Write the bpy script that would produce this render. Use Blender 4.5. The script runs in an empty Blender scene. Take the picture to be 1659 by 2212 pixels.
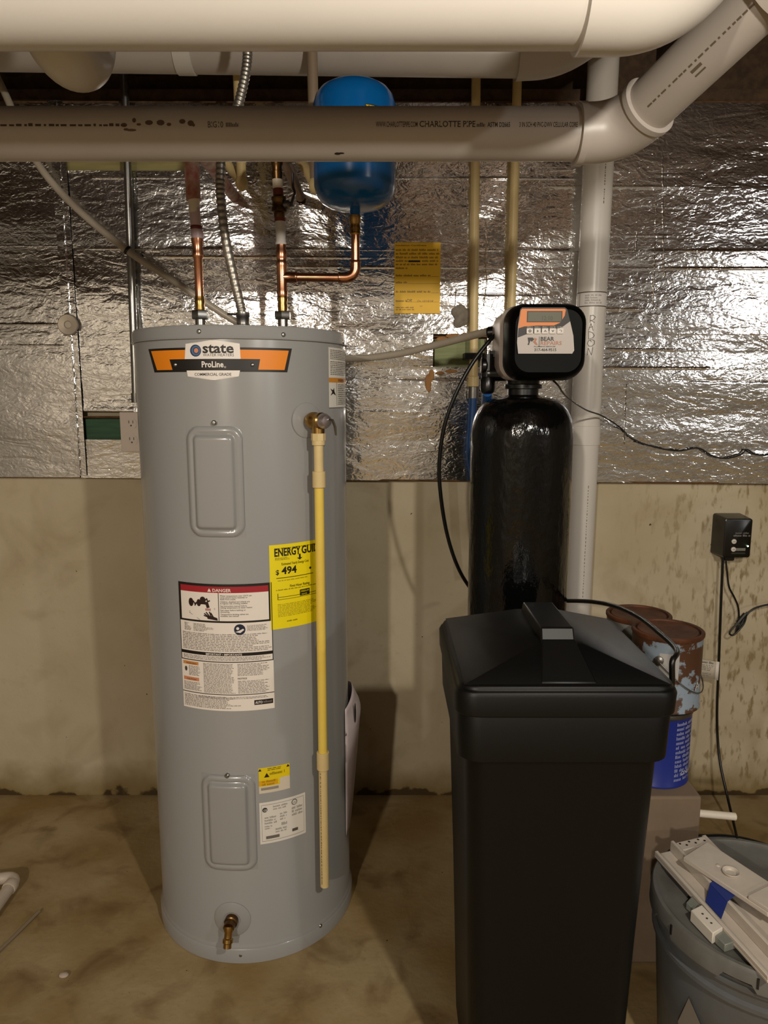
import bpy, math, random
import numpy as np
from math import sin, cos, pi, radians, sqrt, atan2, tan
from mathutils import Vector, Matrix
random.seed(7); np.random.seed(7)

# ------------------------------------------------------------------ camera, world, lights, exposure
F = 1580.0; PITCH = radians(9.15); H = 1.40          # focal length in pixels of a 1659 x 2212 frame
sc = bpy.context.scene
col = sc.collection
cam_d = bpy.data.cameras.new('camera'); cam = bpy.data.objects.new('camera', cam_d); col.objects.link(cam)
cam.location = (0, 0, H); cam.rotation_euler = (pi/2 - PITCH, 0, 0)
cam_d.sensor_fit = 'VERTICAL'; cam_d.sensor_height = 36.0; cam_d.lens = 36.0*F/2212.0
cam_d.clip_start = 0.02; cam_d.clip_end = 50
sc.camera = cam
w = bpy.data.worlds.new('world'); sc.world = w; w.use_nodes = True
w.node_tree.nodes['Background'].inputs[0].default_value = (1.0, 0.86, 0.7, 1)
w.node_tree.nodes['Background'].inputs[1].default_value = 0.05
sc.view_settings.view_transform = 'Standard'; sc.view_settings.look = 'None'
sc.view_settings.gamma = 1.0; sc.view_settings.use_curve_mapping = False
sc.view_settings.exposure = 1.46

def lamp(name, loc, power, color, r):
    d = bpy.data.lights.new(name, 'POINT'); d.energy = power; d.color = color; d.shadow_soft_size = r
    o = bpy.data.objects.new(name, d); o.location = loc; col.objects.link(o); return o
lamp('hanging_work_light', (0.62, -0.13, 1.94), 24, (1.0, 0.925, 0.80), 0.035)
lamp('ceiling_bulb', (-1.10, -2.8, 2.30), 85, (1.0, 0.90, 0.77), 0.06)
lamp('ceiling_bulb_far', (3.55, -2.8, 2.30), 33, (1.0, 0.98, 0.95), 0.07)

# ------------------------------------------------------------------ photo geometry -> metres
def ray(px, py):
    u = (px-829.5)/F; v = (1106-py)/F
    return np.array([u, cos(PITCH)+v*sin(PITCH), -sin(PITCH)+v*cos(PITCH)])
def P(px, py, Y):
    d = ray(px, py); t = Y/d[1]
    return (d[0]*t, Y, H+d[2]*t)
def PZ(px, py, z):
    d = ray(px, py); t = (z-H)/d[2]
    return (d[0]*t, d[1]*t, z)
def on_cyl(px, py, cx, cy, R):
    d = ray(px, py)
    a = d[0]**2+d[1]**2; b = -2*(d[0]*cx+d[1]*cy); c = cx*cx+cy*cy-R*R
    q = b*b-4*a*c
    if q < 0: q = 0
    t = (-b-sqrt(q))/(2*a)
    x, y, z = d[0]*t, d[1]*t, H+d[2]*t
    return atan2(x-cx, -(y-cy)), z

# ------------------------------------------------------------------ materials
def lin(c):
    if isinstance(c, str): c = tuple(int(c[i:i+2], 16)/255 for i in (0, 2, 4))
    return tuple((x/12.92 if x <= 0.04045 else ((x+0.055)/1.055)**2.4) for x in c[:3]) + (1,)
_m = {}
def mat(name, color, rough=0.5, metal=0.0, coat=0.0, var=0.0, vscale=8, bump=0.0, bscale=40, bdist=0.002, stretch=(1,1,1), spec=0.5,
        color2=None, emit=0, alpha=1, trans=0):
    if name in _m: return _m[name]
    m = bpy.data.materials.new(name); m.use_nodes = True; _m[name] = m
    nt = m.node_tree; b = nt.nodes['Principled BSDF']
    c = lin(color)
    b.inputs['Base Color'].default_value = c; b.inputs['Roughness'].default_value = rough
    b.inputs['Metallic'].default_value = metal; b.inputs['Coat Weight'].default_value = coat
    b.inputs['Coat Roughness'].default_value = 0.08
    b.inputs['Specular IOR Level'].default_value = spec
    b.inputs['Transmission Weight'].default_value = trans
    b.inputs['Alpha'].default_value = alpha
    if emit: b.inputs['Emission Color'].default_value = c; b.inputs['Emission Strength'].default_value = emit
    tc = nt.nodes.new('ShaderNodeTexCoord'); mp = nt.nodes.new('ShaderNodeMapping')
    mp.inputs['Scale'].default_value = stretch; nt.links.new(tc.outputs['Object'], mp.inputs[0])
    if var or color2:
        n = nt.nodes.new('ShaderNodeTexNoise'); n.inputs['Scale'].default_value = vscale; n.inputs['Detail'].default_value = 6
        n.inputs['Roughness'].default_value = 0.6
        nt.links.new(mp.outputs[0], n.inputs['Vector'])
        r = nt.nodes.new('ShaderNodeValToRGB')
        r.color_ramp.elements[0].position = 0.3; r.color_ramp.elements[1].position = 0.7
        c2 = lin(color2) if color2 else tuple(x*(1-var) for x in c[:3])+(1,)
        r.color_ramp.elements[0].color = c2; r.color_ramp.elements[1].color = c
        nt.links.new(n.outputs['Fac'], r.inputs[0]); nt.links.new(r.outputs[0], b.inputs['Base Color'])
    if bump:
        n = nt.nodes.new('ShaderNodeTexNoise'); n.inputs['Scale'].default_value = bscale; n.inputs['Detail'].default_value = 4
        nt.links.new(mp.outputs[0], n.inputs['Vector'])
        bp = nt.nodes.new('ShaderNodeBump'); bp.inputs['Strength'].default_value = bump; bp.inputs['Distance'].default_value = bdist
        nt.links.new(n.outputs['Fac'], bp.inputs['Height']); nt.links.new(bp.outputs[0], b.inputs['Normal'])
    return m

def concrete(name, base, dark, stain, pits=True, streaks=False, scale=1.0, rough=0.85):
    m = bpy.data.materials.new(name); m.use_nodes = True; nt = m.node_tree; b = nt.nodes['Principled BSDF']
    L = nt.links.new; N = nt.nodes.new
    b.inputs['Roughness'].default_value = rough; b.inputs['Specular IOR Level'].default_value = 0.3
    tc = N('ShaderNodeTexCoord')
    def noise(s, det, st=(1,1,1), dist=0):
        mp = N('ShaderNodeMapping'); mp.inputs['Scale'].default_value = st; L(tc.outputs['Object'], mp.inputs[0])
        n = N('ShaderNodeTexNoise'); n.inputs['Scale'].default_value = s*scale; n.inputs['Detail'].default_value = det
        n.inputs['Distortion'].default_value = dist; L(mp.outputs[0], n.inputs['Vector']); return n.outputs['Fac']
    def ramp(f, a, b2):
        r = N('ShaderNodeMapRange'); r.inputs[1].default_value = a; r.inputs[2].default_value = b2; L(f, r.inputs[0]); return r.outputs[0]
    def mix(f, A, B):
        x = N('ShaderNodeMix'); x.data_type = 'RGBA'; L(f, x.inputs[0])
        for k, v in ((6, A), (7, B)):
            if isinstance(v, tuple): x.inputs[k].default_value = v
            else: L(v, x.inputs[k])
        return x.outputs[2]
    c = mix(ramp(noise(2.2, 5), 0.38, 0.66), lin(base), lin(dark))
    c = mix(ramp(noise(5, 8, dist=0.6), 0.52, 0.78), c, lin(stain))
    f = noise(60, 3); c = mix(ramp(f, 0.62, 0.9), c, lin(dark))
    if pits:
        pt = ramp(noise(48, 2, (1, 1, 0.8)), 0.745, 0.775)
        c = mix(pt, c, lin('3a2d1e'))
    if streaks:
        sep = N('ShaderNodeSeparateXYZ'); L(tc.outputs['Object'], sep.inputs[0])
        msk = N('ShaderNodeMath'); msk.operation = 'MULTIPLY'
        L(ramp(sep.outputs[0], 0.75, 1.15), msk.inputs[0]); L(ramp(noise(42, 5, (1.5, 1, 0.5)), 0.53, 0.66), msk.inputs[1])
        c = mix(msk.outputs[0], c, lin('907e5c'))
    if streaks:
        jn = N('ShaderNodeMath'); jn.operation = 'ADD'; L(sep.outputs[2], jn.inputs[0])
        jm = N('ShaderNodeMath'); jm.operation = 'MULTIPLY'; jm.inputs[1].default_value = -0.16; L(noise(9, 4), jm.inputs[0]); L(jm.outputs[0], jn.inputs[1])
        c = mix(ramp(jn.outputs[0], 0.06, -0.06), c, lin('8a774f'))
        c = mix(ramp(jn.outputs[0], -0.064, -0.072), c, lin('4a3a20'))
    L(c, b.inputs['Base Color'])
    bp = N('ShaderNodeBump'); bp.inputs['Strength'].default_value = 0.4; bp.inputs['Distance'].default_value = 0.004
    L(noise(30, 8), bp.inputs['Height']); L(bp.outputs[0], b.inputs['Normal'])
    return m

def foil_mat():
    m = bpy.data.materials.new('foil_facing'); m.use_nodes = True; nt = m.node_tree; b = nt.nodes['Principled BSDF']
    L = nt.links.new; N = nt.nodes.new
    b.inputs['Metallic'].default_value = 1.0; b.inputs['Roughness'].default_value = 0.12
    b.inputs['Base Color'].default_value = (0.83, 0.82, 0.81, 1)
    tc = N('ShaderNodeTexCoord'); prev = None
    for s, det, st, dist, strength, d in ((5, 2, (0.3, 1, 1.6), 0.3, 0.45, 0.014), (22, 3, (0.42, 1, 1.05), 1.2, 0.55, 0.0045), (62, 2, (0.6, 1, 1.0), 1.6, 0.45, 0.0020)):
        mp = N('ShaderNodeMapping'); mp.inputs['Scale'].default_value = st; L(tc.outputs['Object'], mp.inputs[0])
        n = N('ShaderNodeTexNoise'); n.inputs['Scale'].default_value = s; n.inputs['Detail'].default_value = det
        n.inputs['Distortion'].default_value = dist; L(mp.outputs[0], n.inputs['Vector'])
        bp = N('ShaderNodeBump'); bp.inputs['Strength'].default_value = strength; bp.inputs['Distance'].default_value = d
        L(n.outputs['Fac'], bp.inputs['Height'])
        if prev: L(prev, bp.inputs['Normal'])
        prev = bp.outputs[0]
    L(prev, b.inputs['Normal'])
    return m

PVC = mat('white_pvc', 'd3cdc5', 0.32, bump=0.05, bscale=90, var=0.06, vscale=3)
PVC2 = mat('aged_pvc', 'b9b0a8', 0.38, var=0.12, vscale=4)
CPVC = mat('cream_cpvc', 'dcc48c', 0.4, var=0.1, vscale=20)
CPVCY = mat('yellow_cpvc', 'ecd166', 0.32, color2='e6c24e', vscale=9)
CPVCW = mat('pale_cpvc', 'e6dcc8', 0.4)
COPPER = mat('copper', 'd99a78', 0.24, 1.0, var=0.35, vscale=30)
BRASS = mat('brass', 'b99355', 0.27, 1.0, var=0.3, vscale=40)
FLEX = mat('flexible_steel', 'bdb8ae', 0.4, 0.9, var=0.2, vscale=40)
BRASSD = mat('dark_brass', '7a5c3a', 0.35, 1.0, var=0.4, vscale=40)
STEEL = mat('galvanized_steel', 'a9a8a4', 0.32, 1.0, var=0.2, vscale=60)
STEELD = mat('dull_steel', '8d8a84', 0.42, 1.0, var=0.25, vscale=40)
GREY = mat('grey_enamel', '999998', 0.24, 0.0, coat=0.4, bump=0.03, bscale=14, bdist=0.003)
BLACKG = mat('gloss_black', '060606', 0.12, coat=0.0, bump=0.6, bscale=55, bdist=0.004, stretch=(1.0, 1.0, 0.5))
BLACKM = mat('matte_black_plastic', '050505', 0.44, spec=0.33, bump=0.12, bscale=350, bdist=0.0006)
BLACKS = mat('satin_black_plastic', '070707', 0.3)
BLACKC = mat('cover_black_plastic', '040404', 0.45, spec=0.08)
BLACKR = mat('black_rubber', '0a0a0a', 0.35)
BLUE = mat('blue_enamel', '085ea3', 0.22, coat=0.3)
BLUEP = mat('blue_pex', '1c4f8c', 0.45, var=0.25, vscale=30)
SILVER = mat('silver_grey_plastic', 'b0a49b', 0.38, 0.1)
CLEAR = mat('milky_vinyl_tube', 'b9ae9d', 0.25, var=0.15, vscale=12)
WOODY = mat('yellow_pine', 'a89d6a', 0.7, color2='877e4c', vscale=5, stretch=(1, 1, 12))
WOODG = mat('green_treated_wood', '969c70', 0.75, color2='757d55', vscale=5, stretch=(1, 1, 10))
WOODG2 = mat('dark_green_treated_wood', '3f6a4c', 0.7, color2='2b4a35', vscale=6, stretch=(1, 1, 12))
WOODJ = mat('joist_wood', '5a432d', 0.8, color2='38281a', vscale=4, stretch=(8, 1, 8))
FOAM = mat('brown_foam_edge', '7a5430', 0.9, color2='4d3218', vscale=60)
GREYPL = mat('grey_bucket_plastic', '62666a', 0.42, color2='565450', vscale=9)
WHITEPL = mat('white_plastic', 'cfc4b6', 0.42, var=0.12, vscale=30)
RUST = mat('rusty_steel', '6e3f22', 0.6, 0.2, color2='3a2012', vscale=22, bump=0.3, bscale=60)
CARD = mat('grey_brown_card', '83705c', 0.85, var=0.18, vscale=12)
FOIL = foil_mat()
WALLC = concrete('wall_concrete', 'c3b69b', 'b5a688', 'a49374', streaks=True)
FLOORC = concrete('floor_concrete', 'aa9670', '8f7548', '705634', scale=1.6, rough=0.6)

def flat(hexc, rough=0.5):
    return mat('print_'+hexc, hexc, rough)

# ------------------------------------------------------------------ mesh builder
class MB:
    def __init__(s): s.v = []; s.f = []; s.mi = []; s.mats = []; s.sm = []
    def _m(s, m):
        if m not in s.mats: s.mats.append(m)
        return s.mats.index(m)
    def add(s, verts, faces, m, smooth=True):
        o = len(s.v); s.v.extend([tuple(map(float, p)) for p in verts]); k = s._m(m)
        for f in faces: s.f.append(tuple(i+o for i in f)); s.mi.append(k); s.sm.append(smooth)
        return s
    def box(s, a, b, m):
        x0, y0, z0 = a; x1, y1, z1 = b
        v = [(x0,y0,z0),(x1,y0,z0),(x1,y1,z0),(x0,y1,z0),(x0,y0,z1),(x1,y0,z1),(x1,y1,z1),(x0,y1,z1)]
        return s.add(v, [(0,3,2,1),(4,5,6,7),(0,1,5,4),(1,2,6,5),(2,3,7,6),(3,0,4,7)], m, False)
    def hexa(s, bot, top, m):
        return s.add(list(bot)+list(top), [(0,3,2,1),(4,5,6,7),(0,1,5,4),(1,2,6,5),(2,3,7,6),(3,0,4,7)], m, False)
    def lathe(s, prof, o, axis, m, n=40, cap=True):
        # prof: (radius, distance along axis)
        ax = Vector(axis).normalized(); t = Vector((0,0,1)) if abs(ax.z) < 0.9 else Vector((1,0,0))
        e1 = ax.cross(t).normalized(); e2 = ax.cross(e1); o = Vector(o)
        vs = []; fs = []
        for r, h in prof:
            for k in range(n):
                a = 2*pi*k/n; vs.append(o+ax*h+e1*(r*cos(a))+e2*(r*sin(a)))
        for i in range(len(prof)-1):
            for k in range(n):
                k2 = (k+1) % n; fs.append((i*n+k, i*n+k2, (i+1)*n+k2, (i+1)*n+k))
        if cap:
            fs.append(tuple(range(n-1, -1, -1))); b = (len(prof)-1)*n; fs.append(tuple(range(b, b+n)))
        return s.add(vs, fs, m)
    def cyl(s, a, b, r, m, n=28, r2=None):
        a = Vector(a); b = Vector(b); r2 = r if r2 is None else r2
        return s.lathe([(r, 0), (r2, (b-a).length)], a, b-a, m, n)
    def tube(s, pts, r, m, n=16, cap=True):
        pts = [Vector(p) for p in pts]; k = len(pts)
        rr = r if hasattr(r, '__len__') else [r]*k
        T = [((pts[min(i+1, k-1)]-pts[max(i-1, 0)]).normalized()) for i in range(k)]
        t0 = T[0]; up = Vector((0,0,1)) if abs(t0.z) < 0.9 else Vector((1,0,0)); e = t0.cross(up).normalized()
        vs = []; fs = []
        for i in range(k):
            if i: e = (T[i-1].rotation_difference(T[i])) @ e
            e = (e-T[i]*e.dot(T[i])).normalized(); g = T[i].cross(e)
            for j in range(n):
                a = 2*pi*j/n; vs.append(pts[i]+e*(rr[i]*cos(a))+g*(rr[i]*sin(a)))
        for i in range(k-1):
            for j in range(n):
                j2 = (j+1) % n; fs.append((i*n+j, i*n+j2, (i+1)*n+j2, (i+1)*n+j))
        if cap: fs.append(tuple(range(n-1, -1, -1))); b = (k-1)*n; fs.append(tuple(range(b, b+n)))
        return s.add(vs, fs, m)
    def sphere(s, c, r, m, n=16, sc_=(1,1,1)):
        vs = []; fs = []
        for i in range(n+1):
            a = pi*i/n
            for j in range(2*n):
                b = pi*j/n; vs.append((c[0]+r*sc_[0]*sin(a)*cos(b), c[1]+r*sc_[1]*sin(a)*sin(b), c[2]+r*sc_[2]*cos(a)))
        for i in range(n):
            for j in range(2*n):
                j2 = (j+1) % (2*n); fs.append((i*2*n+j, (i+1)*2*n+j, (i+1)*2*n+j2, i*2*n+j2))
        return s.add(vs, fs, m)
    def loft(s, rings, m, caps=True, smooth=True):
        n = len(rings[0]); vs = [p for r in rings for p in r]; fs = []
        for i in range(len(rings)-1):
            for j in range(n):
                j2 = (j+1) % n; fs.append((i*n+j, i*n+j2, (i+1)*n+j2, (i+1)*n+j))
        if caps: fs.append(tuple(range(n-1, -1, -1))); b = (len(rings)-1)*n; fs.append(tuple(range(b, b+n)))
        return s.add(vs, fs, m, smooth)

def spline(pts, n=10):
    P_ = [Vector(p) for p in pts]; out = []
    for i in range(len(P_)-1):
        p0 = P_[max(i-1, 0)]; p1 = P_[i]; p2 = P_[i+1]; p3 = P_[min(i+2, len(P_)-1)]
        for k in range(n):
            t = k/n
            out.append(0.5*((2*p1)+(p2-p0)*t+(2*p0-5*p1+4*p2-p3)*t*t+(3*p1-p0-3*p2+p3)*t**3))
    out.append(P_[-1]); return out
def elbow(p0, pc, p1, r, n=10):
    # rounded corner path p0 -> pc -> p1 with bend radius r
    p0, pc, p1 = Vector(p0), Vector(pc), Vector(p1)
    a = pc+(p0-pc).normalized()*r; b = pc+(p1-pc).normalized()*r
    return [p0]+[((1-t)**2)*a+2*t*(1-t)*pc+t*t*b for t in [k/n for k in range(n+1)]]+[p1]
def rrect(hx, hy, rad, n=6):
    rad = min(rad, hx*0.99, hy*0.99)
    out = []
    for cx, cy, a0 in ((hx-rad, hy-rad, 0), (-hx+rad, hy-rad, pi/2), (-hx+rad, -hy+rad, pi), (hx-rad, -hy+rad, 1.5*pi)):
        for k in range(n+1):
            a = a0+pi/2*k/n; out.append((cx+rad*cos(a), cy+rad*sin(a)))
    return out

def link(name, mb, parent=None, bevel=0, seg=2, label=None, cat=None, group=None, kind=None, sub=0, origin=None, solid=0):
    root = parent
    while root is not None and root.parent is not None: root = root.parent
    if root is not None: org = root.location
    elif origin is not None: org = Vector(origin)
    else:
        a = np.array(mb.v); lo = a.min(0); hi = a.max(0); org = Vector(((lo[0]+hi[0])/2, (lo[1]+hi[1])/2, lo[2]))
    me = bpy.data.meshes.new(name)
    me.from_pydata([tuple(Vector(p)-org) for p in mb.v], [], mb.f)
    for m in mb.mats: me.materials.append(m)
    me.polygons.foreach_set('material_index', mb.mi); me.polygons.foreach_set('use_smooth', mb.sm)
    me.update()
    try: me.set_sharp_from_angle(angle=radians(38))
    except Exception: pass
    o = bpy.data.objects.new(name, me); col.objects.link(o)
    if parent is not None: o.parent = parent
    else: o.location = org
    if bevel:
        b = o.modifiers.new('bevel', 'BEVEL'); b.width = bevel; b.segments = seg; b.limit_method = 'ANGLE'; b.angle_limit = radians(40)
    if solid:
        b = o.modifiers.new('solid', 'SOLIDIFY'); b.thickness = solid
    if label: o['label'] = label
    if cat: o['category'] = cat
    if group: o['group'] = group
    if kind: o['kind'] = kind
    return o
def thing(name, loc, label, cat, group=None):
    o = bpy.data.objects.new(name, None); col.objects.link(o); o.location = loc; o.empty_display_size = 0.05
    o['label'] = label; o['category'] = cat
    if group: o['group'] = group
    return o
def structure(name, mb): return link(name, mb, kind='structure', origin=(0, 0, 0))

# ------------------------------------------------------------------ print: flat shapes and lettering laid on a surface
_tc = {}
def text_geo(s, bold=0.0, shear=0.0):
    key = (s, bold, shear)
    if key in _tc: return _tc[key]
    cu = bpy.data.curves.new('t', 'FONT'); cu.body = s; cu.size = 1; cu.resolution_u = 2; cu.offset = bold; cu.shear = shear
    cu.dimensions = '2D'; cu.fill_mode = 'FRONT'
    ob = bpy.data.objects.new('t', cu); col.objects.link(ob)
    dg = bpy.context.evaluated_depsgraph_get(); me = ob.evaluated_get(dg).to_mesh()
    v = [(p.co.x, p.co.y) for p in me.vertices]; f = [tuple(q.vertices) for q in me.polygons]
    ob.evaluated_get(dg).to_mesh_clear()
    bpy.data.objects.remove(ob); bpy.data.curves.remove(cu)
    _tc[key] = (v, f); return v, f
class Lab:
    """flat print; mapf(u, v, h) gives the world point of label coordinates (metres) lifted by h"""
    def __init__(s, mapf, step=0.01, lift=0.0004): s.f = mapf; s.mb = MB(); s.step = step; s.lift = lift
    def rect(s, u0, v0, u1, v1, c, layer=1):
        n = max(1, int(abs(u1-u0)/s.step)); vs = []; fs = []
        for i in range(n+1):
            u = u0+(u1-u0)*i/n; vs += [s.f(u, v0, layer*s.lift), s.f(u, v1, layer*s.lift)]
        for i in range(n): fs.append((2*i, 2*i+2, 2*i+3, 2*i+1))
        s.mb.add(vs, fs, flat(c)); return s
    def quad(s, p, c, layer=1):
        # p: bottom-left, bottom-right, top-right, top-left
        n = max(1, int(max(abs(p[1][0]-p[0][0]), abs(p[2][0]-p[3][0]))/s.step)); vs = []; fs = []
        for i in range(n+1):
            t = i/n
            for a, b in ((p[0], p[1]), (p[3], p[2])): vs.append(s.f(a[0]+(b[0]-a[0])*t, a[1]+(b[1]-a[1])*t, layer*s.lift))
        for i in range(n): fs.append((2*i, 2*i+2, 2*i+3, 2*i+1))
        s.mb.add(vs, fs, flat(c)); return s
    def poly(s, pts, c, layer=1):
        s.mb.add([s.f(u, v, layer*s.lift) for u, v in pts], [tuple(range(len(pts)))], flat(c)); return s
    def disc(s, u, v, r, c, layer=1, n=24, ry=None):
        ry = ry or r
        return s.poly([(u+r*cos(2*pi*k/n), v+ry*sin(2*pi*k/n)) for k in range(n)], c, layer)
    def stroke(s, pts, w_, c, layer=2):
        for (a, b) in zip(pts[:-1], pts[1:]):
            dx, dy = b[0]-a[0], b[1]-a[1]; L = sqrt(dx*dx+dy*dy) or 1; nx, ny = -dy/L*w_/2, dx/L*w_/2
            ex, ey = dx/L*w_/3, dy/L*w_/3
            s.poly([(a[0]-nx-ex, a[1]-ny-ey), (b[0]-nx+ex, b[1]-ny+ey), (b[0]+nx+ex, b[1]+ny+ey), (a[0]+nx-ex, a[1]+ny-ey)], c, layer)
        return s
    def text(s, t, u, v, size, c, layer=2, width=None, bold=0.0, align='l', shear=0.0):
        vs, fs = text_geo(t, bold, shear)
        x0 = min(p[0] for p in vs); x1 = max(p[0] for p in vs)
        kx = size if width is None else width/(x1-x0)
        W = (x1-x0)*kx; o = {'l': 0, 'c': -W/2, 'r': -W}[align]
        s.mb.add([s.f(u+o+(p[0]-x0)*kx, v+p[1]*size, layer*s.lift) for p in vs], fs, flat(c)); return s
    def greek(s, u0, v0, u1, v1, rows, c, layer=2, ragged=0.25, fill=0.5, seed=1):
        rnd = random.Random(seed); dv = (v1-v0)/rows
        for k in range(rows):
            u = u0; end = u0+(u1-u0)*(1-rnd.random()*ragged); y = v1-(k+1)*dv+dv*0.2; x_h = dv*fill
            while u < end:
                wl = rnd.uniform(1.2, 6)*x_h
                if u+wl > end: wl = end-u
                q = u
                while q < u+wl-1e-6:
                    ww = min(x_h*0.42, u+wl-q); hh = x_h*(1.0 if rnd.random() < .7 else 1.4)
                    s.poly([(q, y), (q+ww*0.72, y), (q+ww*0.72, y+hh), (q, y+hh)], c, layer); q += x_h*0.55
                u += wl+x_h*0.9
        return s
def cylmap(cx, cy, R, th0, z0, vert=True):
    def f(u, v, h):
        th = th0+u/R; return (cx+(R+h)*sin(th), cy-(R+h)*cos(th), z0+v)
    return f
def wallmap(x0, Y, z0):
    return lambda u, v, h: (x0+u, Y-h, z0+v)

# ================================================================== the room
WY = 2.395
X0, X1, YB, ZC = -2.6, 5.0, -5.0, 2.62
structure('floor', MB().box((X0-.1, YB-.1, -0.1), (X1+.1, WY+.2, 0), FLOORC))
structure('wall_back', MB().box((X0, WY, 0), (X1, WY+.2, 2.27), WALLC))
WALLG = concrete('plain_wall_concrete', 'a09a90', '8c867c', '7a746a')
structure('wall_left', MB().box((X0-.15, YB, 0), (X0, WY+.2, ZC), WALLG))
structure('added_shade_beam', MB().box((X0, -1.3, 2.22), (X1, -1.16, ZC-.24), WOODJ))  # unseen beam, added to keep the bulbs' light off the upper wall
structure('wall_right', MB().box((X1, YB, 0), (X1+.15, WY+.2, ZC), WALLG))
structure('wall_front', MB().box((X0, YB-.15, 0), (X1, YB, ZC), WALLG))
structure('ceiling', MB().box((X0-.1, YB-.1, ZC), (X1+.1, WY+.3, ZC+.05), WOODJ))
structure('trim_1', MB().box((X0, WY-.01, 2.27), (X1, WY+.13, 2.31), WOODJ))       # sill plate
structure('trim_2', MB().box((X0, WY+.08, 2.31), (X1, WY+.13, ZC), WOODJ))         # rim joist
jo = MB().box((X0+0.2, YB, ZC-.24), (X0+.24, WY+.08, ZC), WOODJ)
first = link('joist', jo, label=None, kind='structure')
for k in range(1, 18):
    c = first.copy(); col.objects.link(c); c.location.x += 0.406*k

# ------------------------------------------------------------------ foil insulation boards, with holes, folds and edges
FY = 2.362
def foil_board(x0, x1, z0a, z0b, z1, holes, creases, parent, nm='foil_face'):
    xs = set(np.arange(x0, x1, 0.02)) | {x1}; zs = set(np.arange(0, 1.0001, 0.012))
    Hh = z1-min(z0a, z0b)
    def zz(x, t): zb = z0a+(z0b-z0a)*(x-x0)/(x1-x0); return zb+(z1-zb)*t
    def tt(z): return (z-(z0a+z0b)/2)/(z1-(z0a+z0b)/2)
    for h in holes:
        xs |= {h[0], h[1]}; zs |= {tt(h[2]), tt(h[3])}
    for c in creases:
        for d in (-.0032, -.0011, .0011, .0032): zs.add(tt(c[0]+d))
    xs = sorted(xs); zs = sorted(t for t in zs if -1e-6 <= t <= 1.00001)
    vs = []; fs = []
    rng = np.random.RandomState(3)
    ph = rng.rand(12)*6.28
    for i, x in enumerate(xs):
        for j, t in enumerate(zs):
            z = zz(x, t)
            d = 0.0016*sin(3.1*x+ph[0])*sin(9*z+ph[1])+0.0012*sin(7*x+ph[2]+2*z)+0.0009*sin(31*z+4*x+ph[3])
            zu = zz((x0+x1)/2, t)
            for (cz, ca, cb, amp) in creases:
                if ca <= x <= cb and abs(zu-cz) < .0013: d += amp*(.35+.35*sin(5*x+cz*40)+.15*sin(17*x+cz*90))
            if any(h[0]-1e-6 <= x <= h[1]+1e-6 and h[2]-.01 <= zu <= h[3]+.01 for h in holes): d = 0
            vs.append((x, FY-d, z))
    nz = len(zs)
    for i in range(len(xs)-1):
        for j in range(nz-1):
            xc = (xs[i]+xs[i+1])/2; zc = zz((x0+x1)/2, (zs[j]+zs[j+1])/2)
            if any(h[0] < xc < h[1] and h[2] < zc < h[3] for h in holes): continue
            a = i*nz+j; fs.append((a, a+nz, a+nz+1, a+1))
    link(nm, MB().add(vs, fs, FOIL), parent)
    e = MB()
    e.hexa([(x0, FY+.001, z0a), (x1, FY+.001, z0b), (x1, WY-.001, z0b), (x0, WY-.001, z0a)],
           [(x0, FY+.001, z0a+.004), (x1, FY+.001, z0b+.004), (x1, WY-.001, z0b+.004), (x0, WY-.001, z0a+.004)], FOAM)
    e.box((x0, FY+.001, z0a+.004), (x0+.004, WY-.001, z1), FOAM); e.box((x1-.004, FY+.001, z0b+.004), (x1, WY-.001, z1), FOAM)
    e.box((x0, FY+.001, z1-.004), (x1, WY-.001, z1), FOAM)
    for h in holes:
        e.box((h[0]-.004, FY+.002, h[2]), (h[0], WY-.001, h[3]), FOAM); e.box((h[1], FY+.002, h[2]), (h[1]+.004, WY-.001, h[3]), FOAM)
        e.box((h[0], FY+.002, h[2]-.004), (h[1], WY-.001, h[2]), FOAM); e.box((h[0], FY+.002, h[3]), (h[1], WY-.001, h[3]+.004), FOAM)
    link('foam_edge', e, parent, label='brown foam edge of the board')
def zw(py): return P(829, py, FY)[2]
def xw(px, py): return P(px, py, FY)[0]
SEAM = xw(152, 700)
ZT = 2.268
t = thing('insulation_board', (SEAM-.5, FY+.02, zw(1030)), 'crumpled silver foil-faced insulation board left of the taped seam', 'insulation board')
foil_board(-2.55, SEAM-.002, zw(1026), zw(1031), ZT, [], [(zw(530), -2.6, SEAM, .002), (zw(700), -2.6, SEAM, .0015), (zw(745), -2.6, SEAM, .0015)], t)
HOLE_A = (xw(935, 770), xw(1052, 770), zw(800), zw(728))
HOLE_B = (xw(136, 360), xw(428, 360), zw(372), zw(300))
HOLE_C = (xw(176, 930), xw(292, 930), zw(965), zw(902))
t = thing('insulation_board', (0.4, FY+.02, zw(1040)), 'long crumpled silver foil-faced insulation board behind the heater and softener', 'insulation board')
cr = [(zw(p), a, b, m_) for p, a, b, m_ in ((545, SEAM, 3.5, .0025), (562, SEAM, .2, .002), (583, -.3, 3.5, .002), (405, .5, 3.5, .0022), (388, -.9, .6, .0015), (672, .2, .8, .002),
      (800, .1, 3.5, .0028), (826, .05, 3.5, -.002), (760, .7, 3.5, .0015), (725, .7, 1.4, .0013), (512, .6, 1.6, .0015), (640, -.2, .5, -.0015), (880, SEAM, -.6, .0012), (630, .7, 1.3, .0013), (900, -.1, .5, .001))]
foil_board(SEAM+.002, 4.9, zw(1032), zw(1060)-.01, ZT, [HOLE_A, HOLE_B, HOLE_C], cr, t)
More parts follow.
